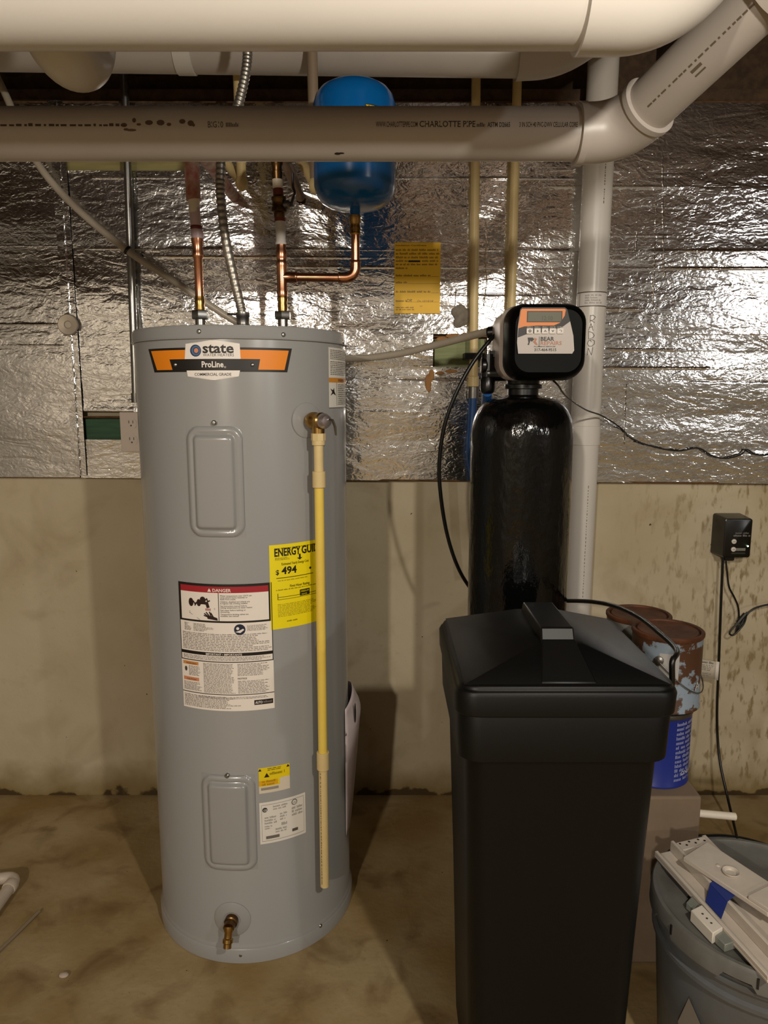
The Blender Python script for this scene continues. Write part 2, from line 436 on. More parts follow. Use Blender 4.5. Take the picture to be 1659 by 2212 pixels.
# seam tape with a twisted cord line
TAPE = FOIL
tp = MB(); tp.box((SEAM-.022, FY-.0055, zw(1027)), (SEAM+.022, FY-.004, ZT), TAPE)
pts = [(SEAM+.004+.0012*sin(k*1.7), FY-.007, zw(1025)+(ZT-zw(1025))*k/120) for k in range(121)]
tp.tube(pts, .0022, TAPE, 6)
link('seam_tape', tp, label='narrow foil tape strip covering the vertical seam of the insulation boards', cat='tape')
# cap washer on the seam, grey plug by the white pipe
x, _, z = P(150, 702, FY); wb = MB()
wb.lathe([(.0, .0), (.031, .0), (.033, .003), (.030, .007), (.012, .006), (.010, .003), (0, .003)], (x, FY-.0075, z), (0, -1, 0), mat('clear_washer', 'b3a898', .25, .6), 32, cap=False)
link('cap_washer', wb, label='round plastic cap washer pinned over the taped foil seam', cat='washer')
x, _, z = P(998, 682, FY); wb = MB()
rg = []
for r_, d_ in ((.033, 0), (.033, .004), (.026, .008), (.012, .010)):
    rg.append([(x+r_*(1+.18*sin(3*a+1)+.1*sin(5*a))*cos(a), FY-.004-d_, z+r_*(1+.18*sin(3*a+1)+.1*sin(5*a))*sin(a)) for a in [2*pi*k/30 for k in range(30)]])
wb.loft(rg, mat('grey_sealant', '8b8274', .9, var=.4, vscale=60, bump=.6, bscale=80))
link('sealant_patch', wb, label='rough grey sealant patch on the foil above the green wood cutout', cat='patch')

def wood_block(h, m, lab):
    return link('wood_block', MB().box((h[0]+.006, WY-.018, h[2]+.005), (h[1]-.006, WY-.002, h[3]-.005), m), bevel=.001, label=lab, cat='wood block')
wood_block(HOLE_A, WOODG, 'pale green treated wood showing in the foil cutout beside the softener valve')
wood_block(HOLE_B, WOODY, 'yellow-green wood strip showing through the long foil cutout under the waste pipe')
wood_block(HOLE_C, WOODG2, 'dark green treated wood behind the white outlet plate')
def crease(pts):
    pp = [P(px, py, FY-.001) for px, py in pts]; pp = spline(pp, 14); rs = random.Random(int(pts[0][0]))
    pp = [Vector((p[0]+rs.uniform(-.0012, .0012), p[1], p[2])) for p in pp]
    link('crease', MB().tube(pp, [rs.uniform(.0006, .0026) for _ in pp], FOIL, 6), t)
for c_ in (((1431, 330), (1432, 420), (1433, 520), (1436, 600)), ((1418, 440), (1415, 520), (1413, 600), (1411, 655)), ((1049, 475), (1051, 510), (1048, 560), (1051, 610), (1043, 665)), ((985, 625), (984, 650), (982, 668)), ((1353, 830), (1351, 880), (1348, 960)), ((1376, 500), (1373, 560)), ((500, 380), (540, 400), (560, 385))):
    crease(c_)
# torn orange foam around the cutout
OR = mat('torn_orange_foam', 'a97a4a', .9, var=.3, vscale=60, bump=.5, bscale=90)
fos = [MB(), MB()]
for (px, py, r_, sx, sz) in ((955, 733, .012, 1.6, .7), (982, 726, .013, 2.2, .6), (925, 826, .012, .9, 2.2), (932, 810, .011, .8, 1.6), (975, 802, .010, 2.0, .6), (950, 806, .008, 1.8, .7), (1005, 722, .008, 1.5, .6), (927, 840, .008, .8, 1.4)):
    x, _, z = P(px, py, FY); k_ = 0 if py < 750 else 1; fos[k_].sphere((x, FY-.003, z), r_, OR, 8, (sx, .35, sz))


link('torn_foam', fos[0], label='torn orange foam along the top of the pale green wood cutout', cat='foam', kind='stuff')
link('torn_foam', fos[1], label='ragged orange foam hanging below the left corner of the pale green wood cutout', cat='foam', kind='stuff')

# ------------------------------------------------------------------ outlet plate behind the heater
a = P(263, 976, WY-.04); b = P(305, 890, WY-.04)
ox, oz0, oz1 = a[0], a[2], b[2]
t = thing('electrical_outlet', (ox+.035, WY-.03, oz0), 'white duplex outlet plate half hidden behind the grey heater', 'outlet')
link('box', MB().box((ox+.008, WY-.036, oz0+.01), (ox+.062, WY-.018, oz1-.01), STEELD), t, bevel=.002)
WP = mat('outlet_white', 'd8c9bd', .45)
link('plate', MB().box((ox, WY-.043, oz0), (ox+.072, WY-.036, oz1), WP), t, bevel=.002)
for k, zc in enumerate((oz0+(oz1-oz0)*.29, oz0+(oz1-oz0)*.71)):
    mb = MB(); mb.loft([[(ox+.036+p[0], y_, zc+p[1]) for p in rrect(.017, .0145, .010)] for y_ in (WY-.043, WY-.0445)], WP)
    rc = link('receptacle', mb, t)
    sl = MB()
    for dx in (-.0065, .0065): sl.box((ox+.036+dx-.001, WY-.0450, zc+.001), (ox+.036+dx+.001, WY-.0444, zc+.010), flat('141210'))
    sl.lathe([(.0026, 0), (.0026, .0005)], (ox+.036, WY-.0444, zc-.006), (0, -1, 0), flat('141210'), 12)
    link('slot', sl, rc)

# ------------------------------------------------------------------ yellow notice on the foil
c0 = P(852, 677, FY-.006); c1 = P(952, 524, FY-.006); NW = c1[0]-c0[0]; NH = c1[2]-c0[2]
lb = Lab(wallmap(c0[0], FY-.0065, c0[2]), step=.02, lift=.0003)
lb.rect(0, 0, NW, NH, 'f5c010', 1)
ink = '4a3208'
def ny(py): return NH*(677-py)/153
lb.text('Insulation Certificate', .004, ny(531.5), .0062, ink, bold=.01, width=NW*.66)
for k, (py, e) in enumerate(((542, .98), (550, 1.0), (558, .97), (565.5, .28), (573, .96), (581, .27))):
    lb.greek(.004, ny(py)-.0015, .004+(NW-.008)*e, ny(py)+.0075, 1, ink, ragged=0, seed=k+3)
lb.rect(NW*.30, ny(566), NW*.56, ny(562), '1a0c02', 2)
lb.greek(NW*.6, ny(565.5)-.0015, NW*.95, ny(565.5)+.0075, 1, ink, ragged=0, seed=12)
for k, (py, e) in enumerate(((597, .76), (612, .25), (632, .76), (652, .25))):
    lb.greek(.004, ny(py)-.0015, .004+NW*e, ny(py)+.0075, 1, ink, ragged=0, seed=k+20)
    lb.rect(.004+NW*e+.002, ny(py)-.0004, NW*.97, ny(py)+.0002, ink, 2)
lb.text('DR', NW*.26, ny(652), .013, ink, shear=.4); lb.text('On 10/10/18', NW*.5, ny(652), .008, ink, shear=.3, width=NW*.35)
lb.greek(.004, ny(671), NW*.45, ny(662), 2, ink, ragged=.1, seed=33); lb.text('1/1', NW*.56, ny(663), .007, ink, shear=.3)
full = MB(); full.box((c0[0], FY-.0065, c0[2]), (c0[0]+NW, FY-.0055, c0[2]+NH), flat('f5c010'))
def merge(mb, other):
    o = len(mb.v); mb.v.extend(other.v)
    for f, mi, s_ in zip(other.f, other.mi, other.sm):
        mb.f.append(tuple(i+o for i in f)); mb.mi.append(mb._m(other.mats[mi])); mb.sm.append(s_)
    return mb
link('paper_notice', merge(full, lb.mb), label='yellow printed paper notice stuck on the foil insulation', cat='notice')

# ================================================================== water heater
HX, HY, HR, HZ = -0.357, 1.884, 0.2618, 1.549
heat = thing('water_heater', (HX, HY, 0), 'tall grey cylindrical electric water heater with orange and black badge', 'water heater')
body = MB()
body.lathe([(HR-.004, .0), (HR+.001, .002), (HR+.001, .040), (HR-.001, .046), (HR-.003, .050), (HR-.003, 1.522)], (HX, HY, 0), (0, 0, 1), GREY, 128)
link('jacket', body, heat)
top = MB()
top.lathe([(HR-.0025, 1.519), (HR+.0022, 1.519), (HR+.003, 1.521), (HR+.0012, 1.524), (HR+.0012, 1.541), (HR-.002, 1.548), (HR-.006, 1.549), (HR-.012, 1.546), (HR-.02, 1.541), (0.001, 1.541)], (HX, HY, 0), (0, 0, 1), GREY, 128, cap=False)
link('top_cap', top, heat)
bp_ = MB(); bp_.lathe([(HR+.0005, .0), (HR+.0035, .001), (HR+.0035, .034), (HR+.001, .038)], (HX, HY, 0), (0, 0, 1), GREY, 128, cap=False)
link('base_ring', bp_, heat)
def rad_pt(th, R, z): return (HX+R*sin(th), HY-R*cos(th), z)
def hscrew(px, py, R=HR+.001):
    th, z = on_cyl(px, py, HX, HY, R); mb = MB()
    mb.lathe([(.0052, 0), (.0052, .001), (.0035, .003), (.001, .0035)], rad_pt(th, R, z), (sin(th), -cos(th), 0), STEEL, 14)
    link('screw', mb, heat)
for p in ((430, 716), (612, 723), (741, 744), (520, 2063), (692, 2000)): hscrew(*p)
def access_panel(pl, pr, pt, pb, sx, sy):
    # four image rows/columns -> angle and height range
    thl, _ = on_cyl(pl, (pt+pb)/2, HX, HY, HR); thr, _ = on_cyl(pr, (pt+pb)/2, HX, HY, HR)
    _, zt = on_cyl((pl+pr)/2, pt, HX, HY, HR); _, zb = on_cyl((pl+pr)/2, pb, HX, HY, HR)
    W = (thr-thl)*HR; Hh = zt-zb; nu, nv = 46, 84
    def hh(e):  # e distance from the border
        if e < .003: return .0035*min(1, e/.0012)
        if e < .016: return .0045+.002*sin(pi*(e-.003)/.013)
        if e < .026: k = (e-.016)/.010; return .0045+.0085*(3*k*k-2*k**3)
        return .013
    rc_ = .012
    us = np.unique(np.concatenate([[0, .0006, .0014, .003, .006, .009, .012, .016, .018, .020, .022, .024, .026, .03], np.linspace(.035, W/2, 8)]))
    us = np.concatenate([us, W-us[:-1][::-1]])
    vv = np.unique(np.concatenate([[0, .0006, .0014, .003, .006, .009, .012, .016, .018, .020, .022, .024, .026, .03], np.linspace(.04, Hh/2, 8)]))
    vv = np.concatenate([vv, Hh-vv[:-1][::-1]])
    vs = []; fs = []
    for u in us:
        for v in vv:
            du, dv = min(u, W-u), min(v, Hh-v); rr = .03
            e = min(du, dv)
            if du < rr and dv < rr: e = max(0, rr-sqrt((rr-du)**2+(rr-dv)**2))
            th = thl+u/HR; R = HR-.003+.0005+hh(e); vs.append((HX+R*sin(th), HY-R*cos(th), zb+v))
    nv = len(vv)
    for i in range(len(us)-1):
        for j in range(nv-1): a = i*nv+j; fs.append((a, a+nv, a+nv+1, a+1))
    pn = link('access_panel', MB().add(vs, fs, GREY), heat)
    th, z = on_cyl(sx, sy, HX, HY, HR); mb = MB()
    mb.lathe([(.0055, -.002), (.0055, .004), (.0035, .006), (.001, .0062)], rad_pt(th, HR, z), (sin(th), -cos(th), 0), STEEL, 14)
    link('screw', mb, pn)
access_panel(407, 527, 921, 1161, 463, 913)
access_panel(439, 554, 1676, 1881, 491, 1675)

# badge ------------------------------------------------------------
def hlabel(pc, pr_, py0, py1, pcol):
    """map for a label: centre column pc, rows py0 (top) py1 (bottom); returns Lab, halfwidth, height"""
def hmap(pl, pr, pt, pb, dr=0.0):
    cxp = (pl+pr)/2; rym = (pt+pb)/2; R = HR-.003+dr
    thl, _ = on_cyl(pl, rym, HX, HY, R); thr, _ = on_cyl(pr, rym, HX, HY, R)
    _, zt = on_cyl(cxp, pt, HX, HY, R); _, zb = on_cyl(cxp, pb, HX, HY, R)
    return Lab(cylmap(HX, HY, R, thl, zb), step=.008, lift=.0003), (thr-thl)*R, zt-zb
lb, W, Hh = hmap(322, 631, 741, 822)
K = '17110d'; ORG = 'ee8a10'; WH = 'f0e9e2'
def by(py): return Hh*(822-py)/81
def bx(px):  # undo the foreshortening of the round body
    th, _ = on_cyl(px, 781, HX, HY, HR-.003); th0, _ = on_cyl(322, 781, HX, HY, HR-.003); return (th-th0)*(HR-.003)
lb.quad([(bx(333), by(803)), (bx(620), by(803)), (bx(631), by(750)), (bx(322), by(750))], K, 1)
lb.quad([(bx(339), by(798)), (bx(614), by(798)), (bx(624), by(755)), (bx(328), by(755))], ORG, 2)
lb.quad([(bx(373), by(800)), (bx(557), by(800)), (bx(562), by(775)), (bx(367), by(775))], K, 3)
lb.quad([(bx(400), by(775)), (bx(520), by(775)), (bx(519), by(742)), (bx(403), by(742))], WH, 4)
lb.quad([(bx(403), by(742)), (bx(519), by(742)), (bx(470), by(735)), (bx(455), by(735))], WH, 4)
lb.quad([(bx(405), by(813)), (bx(515), by(813)), (bx(518), by(800)), (bx(403), by(800))], WH, 4)
lb.quad([(bx(455), by(821)), (bx(465), by(821)), (bx(515), by(813)), (bx(405), by(813))], WH, 4)
cu, cv = bx(424), by(757)
lb.disc(cu, cv, bx(436)-bx(424), '1c2f57', 5, ry=by(744)-by(757)); lb.disc(cu+.001, cv, .0105, '51708f', 6); lb.disc(cu+.0015, cv, .0075, '2e4a74', 7); lb.disc(cu+.002, cv, .005, 'd98c63', 8)
lb.text('state', bx(439), by(762), .030, K, 5, width=bx(506)-bx(439), bold=.025)
lb.text('WATER HEATERS', bx(439.5), by(769.5), .0085, '3a3430', 5, width=bx(506)-bx(439.5))
lb.text('ProLine', bx(436), by(793), .018, 'efe8df', 5, width=bx(483)-bx(436), bold=.025)
lb.text('®', bx(484), by(795), .006, 'efe8df', 5)
lb.text('COMMERCIAL GRADE', bx(420), by(811.5), .0085, K, 5, width=bx(499)-bx(420), bold=.01)
link('brand_badge', lb.mb, heat, label='orange and black badge with white centre plate')
for px in (380, 545):
    th, z = on_cyl(px, 788, HX, HY, HR-.003); mb = MB(); mb.sphere(rad_pt(th, HR-.001, z), .0042, STEEL, 8, (1, .5, 1)); link('rivet', mb, heat)

# big warning label --------------------------------------------------
lb, W, Hh = hmap(392, 590, 1262, 1536)
u = lambda f: f*W
v = lambda f: Hh*(1-f)
PAP = 'efe6dc'
lb.rect(0, 0, W, Hh, PAP, 1)
lb.rect(0, v(.30), W, v(0), K, 2); lb.rect(u(.03), v(.068), u(.965), v(.02), 'a3202b', 3)
lb.rect(u(.03), v(.285), u(.965), v(.068), PAP, 3)
lb.text('DANGER', u(.40), v(.060), .0105, PAP, 4, width=u(.19), bold=.02)
lb.poly([(u(.345), v(.060)), (u(.385), v(.060)), (u(.365), v(.034))], PAP, 4)
lb.rect(u(.455), v(.285), u(.462), v(.068), K, 4)
ty = .095
for k, s_ in enumerate(('Water temperature over 125°F can', 'cause severe burns instantly or', 'death from scalds.', '', 'Children, disabled and elderly are', 'at highest risk of being scalded.', '', 'See instruction manual before', 'setting temperature at water heater.', '', 'Feel water before bathing or', 'showering.', '', 'Temperature limiting valves are', 'available, see manual.')):
    if s_: lb.text(s_, u(.475), v(ty), .0050, K, 4, bold=.008)
    ty += .0132 if s_ else .006
# tap and scalded hand drawing
D = '2a1110'
lb.disc(u(.155), v(.150), .0065, D, 4, ry=.010); lb.stroke([(u(.155), v(.165)), (u(.185), v(.142)), (u(.20), v(.160)), (u(.22), v(.150)), (u(.20), v(.172))], .003, D, 4)
lb.disc(u(.245), v(.150), .0055, D, 4, ry=.0085); lb.stroke([(u(.245), v(.150)), (u(.30), v(.148)), (u(.335), v(.152)), (u(.345), v(.178))], .0075, D, 4)
lb.disc(u(.29), v(.125), .007, D, 4, ry=.0075); lb.stroke([(u(.31), v(.135)), (u(.335), v(.115)), (u(.345), v(.138)), (u(.365), v(.130))], .003, D, 4)
lb.rect(u(.315), v(.208), u(.375), v(.190), 'b98a86', 4)
lb.stroke([(u(.13), v(.222)), (u(.42), v(.188))], .0009, '5a4038', 4); lb.stroke([(u(.13), v(.232)), (u(.42), v(.196))], .0009, '5a4038', 4)
lb.stroke([(u(.13), v(.232)), (u(.25), v(.282))], .0009, '5a4038', 4)
lb.poly([(u(.33), v(.262)), (u(.37), v(.245)), (u(.44), v(.262)), (u(.445), v(.283)), (u(.38), v(.275)), (u(.34), v(.272))], D, 4)
for (a_, b_) in (((.35, .258), (.30, .246)), ((.35, .255), (.305, .232)), ((.36, .252), (.325, .222)), ((.375, .250), (.36, .218)), ((.40, .258), (.375, .226))):
    lb.stroke([(u(a_[0]), v(a_[1])), (u(b_[0]), v(b_[1]))], .0030, D, 4)
G = '4d3f38'
lb.greek(u(.06), v(.375), u(.15), v(.312), 7, G, 2, .6, seed=5); lb.greek(u(.17), v(.375), u(.40), v(.312), 7, G, 2, .5, seed=6)
lb.disc(u(.665), v(.352), .013, '14203a', 3); lb.disc(u(.645), v(.343), .0035, PAP, 4); lb.poly([(u(.62), v(.37)), (u(.66), v(.36)), (u(.70), v(.345)), (u(.71), v(.355)), (u(.67), v(.378))], PAP, 4)
lb.greek(u(.74), v(.365), u(.96), v(.318), 5, G, 2, .3, seed=7)
lb.greek(u(.03), v(.525), u(.985), v(.385), 11, G, 2, .2, seed=8)
lb.rect(0, v(.560), W, v(.535), K, 2); lb.text('IMPORTANT • IMPORTANTE', u(.30), v(.556), .0068, PAP, 3, width=u(.38), bold=.012)
lb.greek(u(.03), v(.598), u(.97), v(.565), 3, G, 2, .15, seed=9)
lb.rect(0, v(.612), W, v(.605), K, 2)
lb.rect(0, v(.605), u(.008), Hh, K, 2); lb.rect(u(.992), v(.605), W, Hh, K, 2)
lb.rect(u(.02), v(.648), u(.21), v(.622), 'cf8d4e', 2); lb.text('WARNING', u(.06), v(.644), .006, '5a2d10', 3)
lb.rect(u(.02), v(.776), u(.21), v(.748), 'd08a63', 2); lb.text('CAUTION', u(.06), v(.772), .006, '5a2d10', 3)
lb.disc(u(.055), v(.685), .0035, G, 3, ry=.006)
lb.greek(u(.09), v(.735), u(.245), v(.655), 8, G, 2, .3, seed=10); lb.greek(u(.02), v(.855), u(.245), v(.785), 7, G, 2, .3, seed=11)
lb.greek(u(.265), v(.86), u(.605), v(.62), 23, G, 2, .15, seed=12); lb.greek(u(.63), v(.72), u(.96), v(.62), 9, G, 2, .3, seed=13)
lb.text('NOTICE', u(.63), v(.745), .0058, G, 3, bold=.02); lb.greek(u(.63), v(.86), u(.96), v(.755), 9, G, 2, .3, seed=14)
lb.rect(u(.0), v(.872), W, v(.866), K, 2)
lb.greek(u(.02), v(.985), u(.70), v(.885), 9, G, 2, .3, seed=15); lb.greek(u(.2), v(.905), u(.95), v(.885), 2, G, 2, .1, seed=16)
lb.rect(u(.79), v(.957), u(.985), v(.918), '171310', 3); lb.text('AUTO', u(.80), v(.948), .009, PAP, 4, width=u(.075), bold=.02); lb.greek(u(.885), v(.951), u(.975), v(.925), 1, '8c8078', 4, 0, seed=17)
link('warning_label', lb.mb, heat, label='white warning label with red danger bar and hand drawing')

# energy label ---------------------------------------------------------
lb, W, Hh = hmap(583, 700, 1172, 1352)
YL = 'f3df0c'
lb.rect(0, 0, W, Hh, YL, 2)
th0, _ = on_cyl(583, 1260, HX, HY, HR-.003)
def ex(px): th, _ = on_cyl(px, 1260, HX, HY, HR-.003); return (th-th0)*(HR-.003)
KE = '1d1805'
lb.greek(ex(595), v(.058), ex(690), v(.035), 1, KE, 3, .1, seed=1)
lb.text('ENERGY', ex(594), v(.135), .026, KE, 4, width=ex(650)-ex(594), bold=.03)
lb.text('GUIDE', ex(652), v(.135), .026, KE, 4, width=ex(694)-ex(652), bold=.03)
lb.rect(ex(646.5), v(.185), ex(650), v(.135), KE, 4); lb.poly([(ex(642), v(.178)), (ex(648.3), v(.205)), (ex(654), v(.178))], KE, 4)
lb.greek(ex(595), v(.185), ex(637), v(.150), 3, KE, 3, .4, seed=2)
lb.text('Estimated Yearly Energy Cost', ex(609), v(.245), .0085, KE, 4, width=ex(667)-ex(609), bold=.01)
lb.text('$', ex(596), v(.350), .016, KE, 4, bold=.02); lb.text('494', ex(608.5), v(.350), .024, KE, 4, width=ex(641)-ex(608.5), bold=.03)
lb.disc(ex(670), v(.325), .003, KE, 4)
lb.rect(ex(597), v(.398), ex(676), v(.390), KE, 3); lb.greek(ex(600), v(.435), ex(665), v(.415), 1, '7d7210', 3, .1, seed=3)
lb.text('First Hour Rating', ex(626), v(.515), .0085, KE, 4, width=ex(668)-ex(626), bold=.015)
lb.greek(ex(596), v(.545), ex(690), v(.525), 1, KE, 3, .05, seed=4)
lb.rect(ex(599), v(.625), ex(690), v(.619), KE, 3); lb.rect(ex(599), v(.652), ex(690), v(.647), KE, 3); lb.rect(ex(599), v(.652), ex(600.3), v(.575), KE, 3)
lb.rect(ex(647), v(.640), ex(668), v(.565), KE, 4); lb.text('MEDIUM', ex(649), v(.598), .006, YL, 5, width=ex(666)-ex(649)); lb.text('capacity', ex(650), v(.628), .005, YL, 5)
lb.greek(ex(599), v(.86), ex(688), v(.70), 9, '8f8412', 3, .25, seed=5)
lb.greek(ex(618), v(.93), ex(642), v(.905), 1, KE, 3, 0, seed=6)
link('energy_label', lb.mb, heat, label='bright yellow energy cost label')

# small yellow / white caution sticker ----------------------------------
lb, W, Hh = hmap(559, 626, 1655, 1710)
lb.rect(0, 0, W, Hh, 'd9cdb8', 1); lb.rect(0, Hh*.27, W*.66, Hh, 'e9cf0f', 2); lb.rect(W*.66, Hh*.52, W, Hh, 'e9cf0f', 2)
lb.rect(0, Hh*.30, W*.6, Hh*.5, 'e0a80e', 3)
lb.greek(W*.28, Hh*.86, W*.72, Hh*.98, 2, '4a3a05', 4, .2, seed=1); lb.greek(W*.35, Hh*.66, W*.88, Hh*.82, 1, '7a6006', 4, .1, seed=2)
for (a_, b_, s_) in ((.25, .62, .0065), (.04, .88, .004), (.94, .88, .004)): lb.poly([(a_*W-s_, b_*Hh), (a_*W+s_, b_*Hh), (a_*W, b_*Hh+s_*1.7)], '2b1408', 4)
lb.greek(W*.1, Hh*.28, W*.6, Hh*.52, 2, '9a7606', 4, .3, seed=4); lb.rect(W*.06, Hh*.12, W*.62, Hh*.22, '968c80', 3)
link('caution_sticker', lb.mb, heat, label='small yellow and white caution sticker')
# rating plate ------------------------------------------------------------
lb, W, Hh = hmap(561, 660, 1726, 1815)
RP = 'e2ddd4'; GG = '8d887e'
lb.rect(0, 0, W, Hh, RP, 1)
for a_ in ((.04, .06, .96, .07), (.04, .93, .96, .94)): lb.rect(a_[0]*W, a_[1]*Hh, a_[2]*W, a_[3]*Hh, GG, 2)
for a_ in (.04, .955): lb.rect(a_*W, .06*Hh, (a_+.006)*W, .94*Hh, GG, 2)
lb.disc(.11*W, .82*Hh, .0062, '3c3834', 3); lb.text('CE', .082*W, .79*Hh, .007, RP, 4, bold=.02)
lb.disc(.74*W, .86*Hh, .0075, '4c4844', 3); lb.disc(.74*W, .86*Hh, .0058, RP, 4); lb.text('UL', .705*W, .835*Hh, .0075, '4c4844', 5, shear=.3)
lb.greek(.28*W, .78*Hh, .62*W, .9*Hh, 2, GG, 3, .2, seed=1)
for k, (a_, c_, b_, d_, n_) in enumerate(((.1, .46, .4, .66, 3), (.42, .5, .6, .7, 3), (.68, .52, .93, .76, 3), (.1, .34, .3, .44, 2), (.45, .36, .6, .46, 1), (.32, .22, .66, .34, 2))): lb.greek(a_*W, c_*Hh, b_*W, d_*Hh, n_, GG, 3, .4, seed=30+k)
lb.rect(.12*W, .11*Hh, .4*W, .18*Hh, '6d675f', 3); lb.rect(.68*W, .15*Hh, .81*W, .22*Hh, '5b554e', 3)
link('rating_plate', lb.mb, heat, label='pale grey rating plate')
# instruction label near the top right --------------------------------
R = HR-.003
lb, W, Hh = hmap(710, 747, 752, 880)
lb.rect(0, 0, W*1.25, Hh, 'e2ddd2', 1)
lb.rect(0, Hh*.42, W*1.25, Hh*.50, 'd08a2c', 2); lb.text('WARNING', W*.32, Hh*.435, .010, '6b3d08', 3, bold=.02)
lb.greek(W*.05, Hh*.80, W*1.2, Hh*.97, 6, '5d564d', 2, .3, seed=1); lb.greek(W*.05, Hh*.54, W*1.2, Hh*.78, 8, '5d564d', 2, .3, seed=2)
lb.greek(W*.32, Hh*.04, W*1.2, Hh*.40, 11, '5d564d', 2, .3, seed=3); lb.rect(W*.26, Hh*.03, W*.275, Hh*.42, '8a8378', 2)
lb.poly([(W*.04, Hh*.2), (W*.1, Hh*.26), (W*.04, Hh*.32), (W*.12, Hh*.29), (W*.16, Hh*.33), (W*.17, Hh*.27), (W*.23, Hh*.2), (W*.13, Hh*.235)], K, 3)
lb.rect(0, -.0015, W*1.25, 0, '2a2622', 2)
link('instruction_label', lb.mb, heat, label='narrow white instruction label with orange warning bar')

# relief valve and discharge pipe -----------------------------------------
thv, zv = on_cyl(662, 908, HX, HY, HR-.003)
rd = Vector((sin(thv), -cos(thv), 0)); S = Vector(rad_pt(thv, HR-.003, zv))
dr = None
for k in range(20, 120):   # how far out along the fitting the discharge pipe hangs
    C = S+rd*(k/1000.0); zc_ = C.y*cos(PITCH)-(C.z-H)*sin(PITCH); pxx = 829.5+F*C.x/zc_
    if pxx >= 687: dr = k/1000.0; break
dr = dr or .05
C = S+rd*dr
mb = MB(); mb.lathe([(.041, 0), (.040, .002), (.030, .005), (.016, .006)], S, rd, GREY, 36); link('valve_collar', mb, heat)
tpv = link('relief_valve', MB().lathe([(.011, 0), (.011, dr*.3), (.017, dr*.35), (.0195, dr*.5), (.0195, dr*.75), (.0165, dr*.85), (.0165, dr*1.1), (.019, dr*1.15), (.019, dr*1.3), (.014, dr*1.42)], S, rd, BRASS, 24)
           .cyl(C-Vector((0, 0, .0)), C-Vector((0, 0, .032)), .0145, BRASS, 24), heat, label='brass relief valve')
mb = MB(); mb.lathe([(.0155, dr*1.38), (.0175, dr*1.42), (.0175, dr*1.55), (.013, dr*1.75), (.004, dr*1.8)], S, rd, mat('silver_cap', 'b9aeb0', .35, .9), 24)
link('valve_cap', mb, tpv, label='silver cap of the relief valve')
E = S+rd*(dr*1.75)
sd = Vector((cos(thv), sin(thv), 0))
mb = MB(); mb.tube([E+Vector((0, 0, .004)), E+sd*.012+Vector((0, 0, .004)), E+sd*.020-Vector((0, 0, .012)), E+sd*.024-Vector((0, 0, .032))], .0016, STEEL, 8)
mb.tube([E+rd*.004+Vector((0, 0, .004)), E+rd*.006+sd*.012+Vector((0, 0, .003)), E+rd*.006+sd*.020-Vector((0, 0, .014)), E+rd*.002+sd*.024-Vector((0, 0, .032))], .0016, STEEL, 8)
link('test_lever', mb, tpv)
def zcyl(py, pt):   # height on the vertical through pt that shows at row py
    d = ray(829.5, py); return H+d[2]/d[1]*pt.y
ad = MB(); za, zb_ = zcyl(936, C), zcyl(961, C)
ad.lathe([(.0165, za-.016), (.0165, za)], (C.x, C.y, 0), (0, 0, 1), CPVC, 8); ad.lathe([(.0150, zb_), (.0150, za-.014)], (C.x, C.y, 0), (0, 0, 1), CPVC, 24)
dp = thing('discharge_pipe', (C.x, C.y, zcyl(1915, C)), 'cream and yellow plastic discharge pipe hanging down the front of the heater', 'pipe')
link('threaded_adapter', ad, dp)
z1, z2, z3, z4, z5 = [zcyl(p, C) for p in (1018, 1053, 1624, 1661, 1913)]
link('upper_pipe', MB().cyl((C.x, C.y, z1-.01), (C.x, C.y, zb_+.004), .0111, CPVC), dp)
for a_, b_ in ((z2, z1), (z4, z3)):
    link('coupling', MB().lathe([(.0142, a_), (.0152, a_+.001), (.0152, b_-.001), (.0142, b_)], (C.x, C.y, 0), (0, 0, 1), CPVC, 28), dp)
link('middle_pipe', MB().cyl((C.x, C.y, z3-.006), (C.x, C.y, z2+.006), .0111, CPVCY), dp, label='bright yellow pipe length')
lp = MB().lathe([(.0090, z5), (.0111, z5), (.0111, z4+.006)], (C.x, C.y, 0), (0, 0, 1), CPVC, 28)
lb = Lab(cylmap(C.x, C.y, .0111, -.55, 0), step=.004, lift=.0002)
rnd = random.Random(4); q = z5+.01
while q < z4-.01: l_ = rnd.uniform(.002, .007); lb.rect(-.0008, q, .0008, q+l_, '3a2a12', 1); q += l_+rnd.uniform(.001, .004)
link('lower_pipe', merge(lp, lb.mb), dp)

# drain valve ---------------------------------------------------------------
thd, zd = on_cyl(502, 1985, HX, HY, HR-.003); rdd = Vector((sin(thd), -cos(thd), 0)); Sd = Vector(rad_pt(thd, HR-.003, zd))
rg = []
for r_, h_ in ((.046, .0008), (.046, .002), (.042, .004), (.022, .0055), (.020, .004), (.016, .004)):
    ring = []
    for k in range(48):
        a = 2*pi*k/48; ring.append(rad_pt(thd+r_*cos(a)/HR, HR-.003+h_, zd+r_*sin(a)))
    rg.append(ring)
link('drain_escutcheon', MB().loft(rg, GREY, caps=False), heat)
dv = MB(); dv.lathe([(.0165, 0), (.0165, .016), (.0135, .018), (.0135, .034)], Sd+Vector((0, 0, .001)), rdd, BRASSD, 20)
E = Sd+rdd*.03
dv.lathe([(.0115, 0), (.0115, .010), (.0095, .014), (.0095, .026), (.0125, .028), (.0125, .036), (.0098, .038), (.0098, .048)], E+Vector((0, 0, .004)), (rdd*0.45+Vector((0, 0, -1))), BRASS, 20)
dvo = link('drain_valve', dv, heat, label='brass drain spout')
mb = MB(); e2 = E+Vector((0, 0, .004))+(rdd*0.45+Vector((0, 0, -1))).normalized()*.0482; mb.lathe([(.0065, 0), (.0065, .0006)], e2, (rdd*0.45+Vector((0, 0, -1))), flat('0c0805'), 16)
link('spout_mouth', mb, dvo)

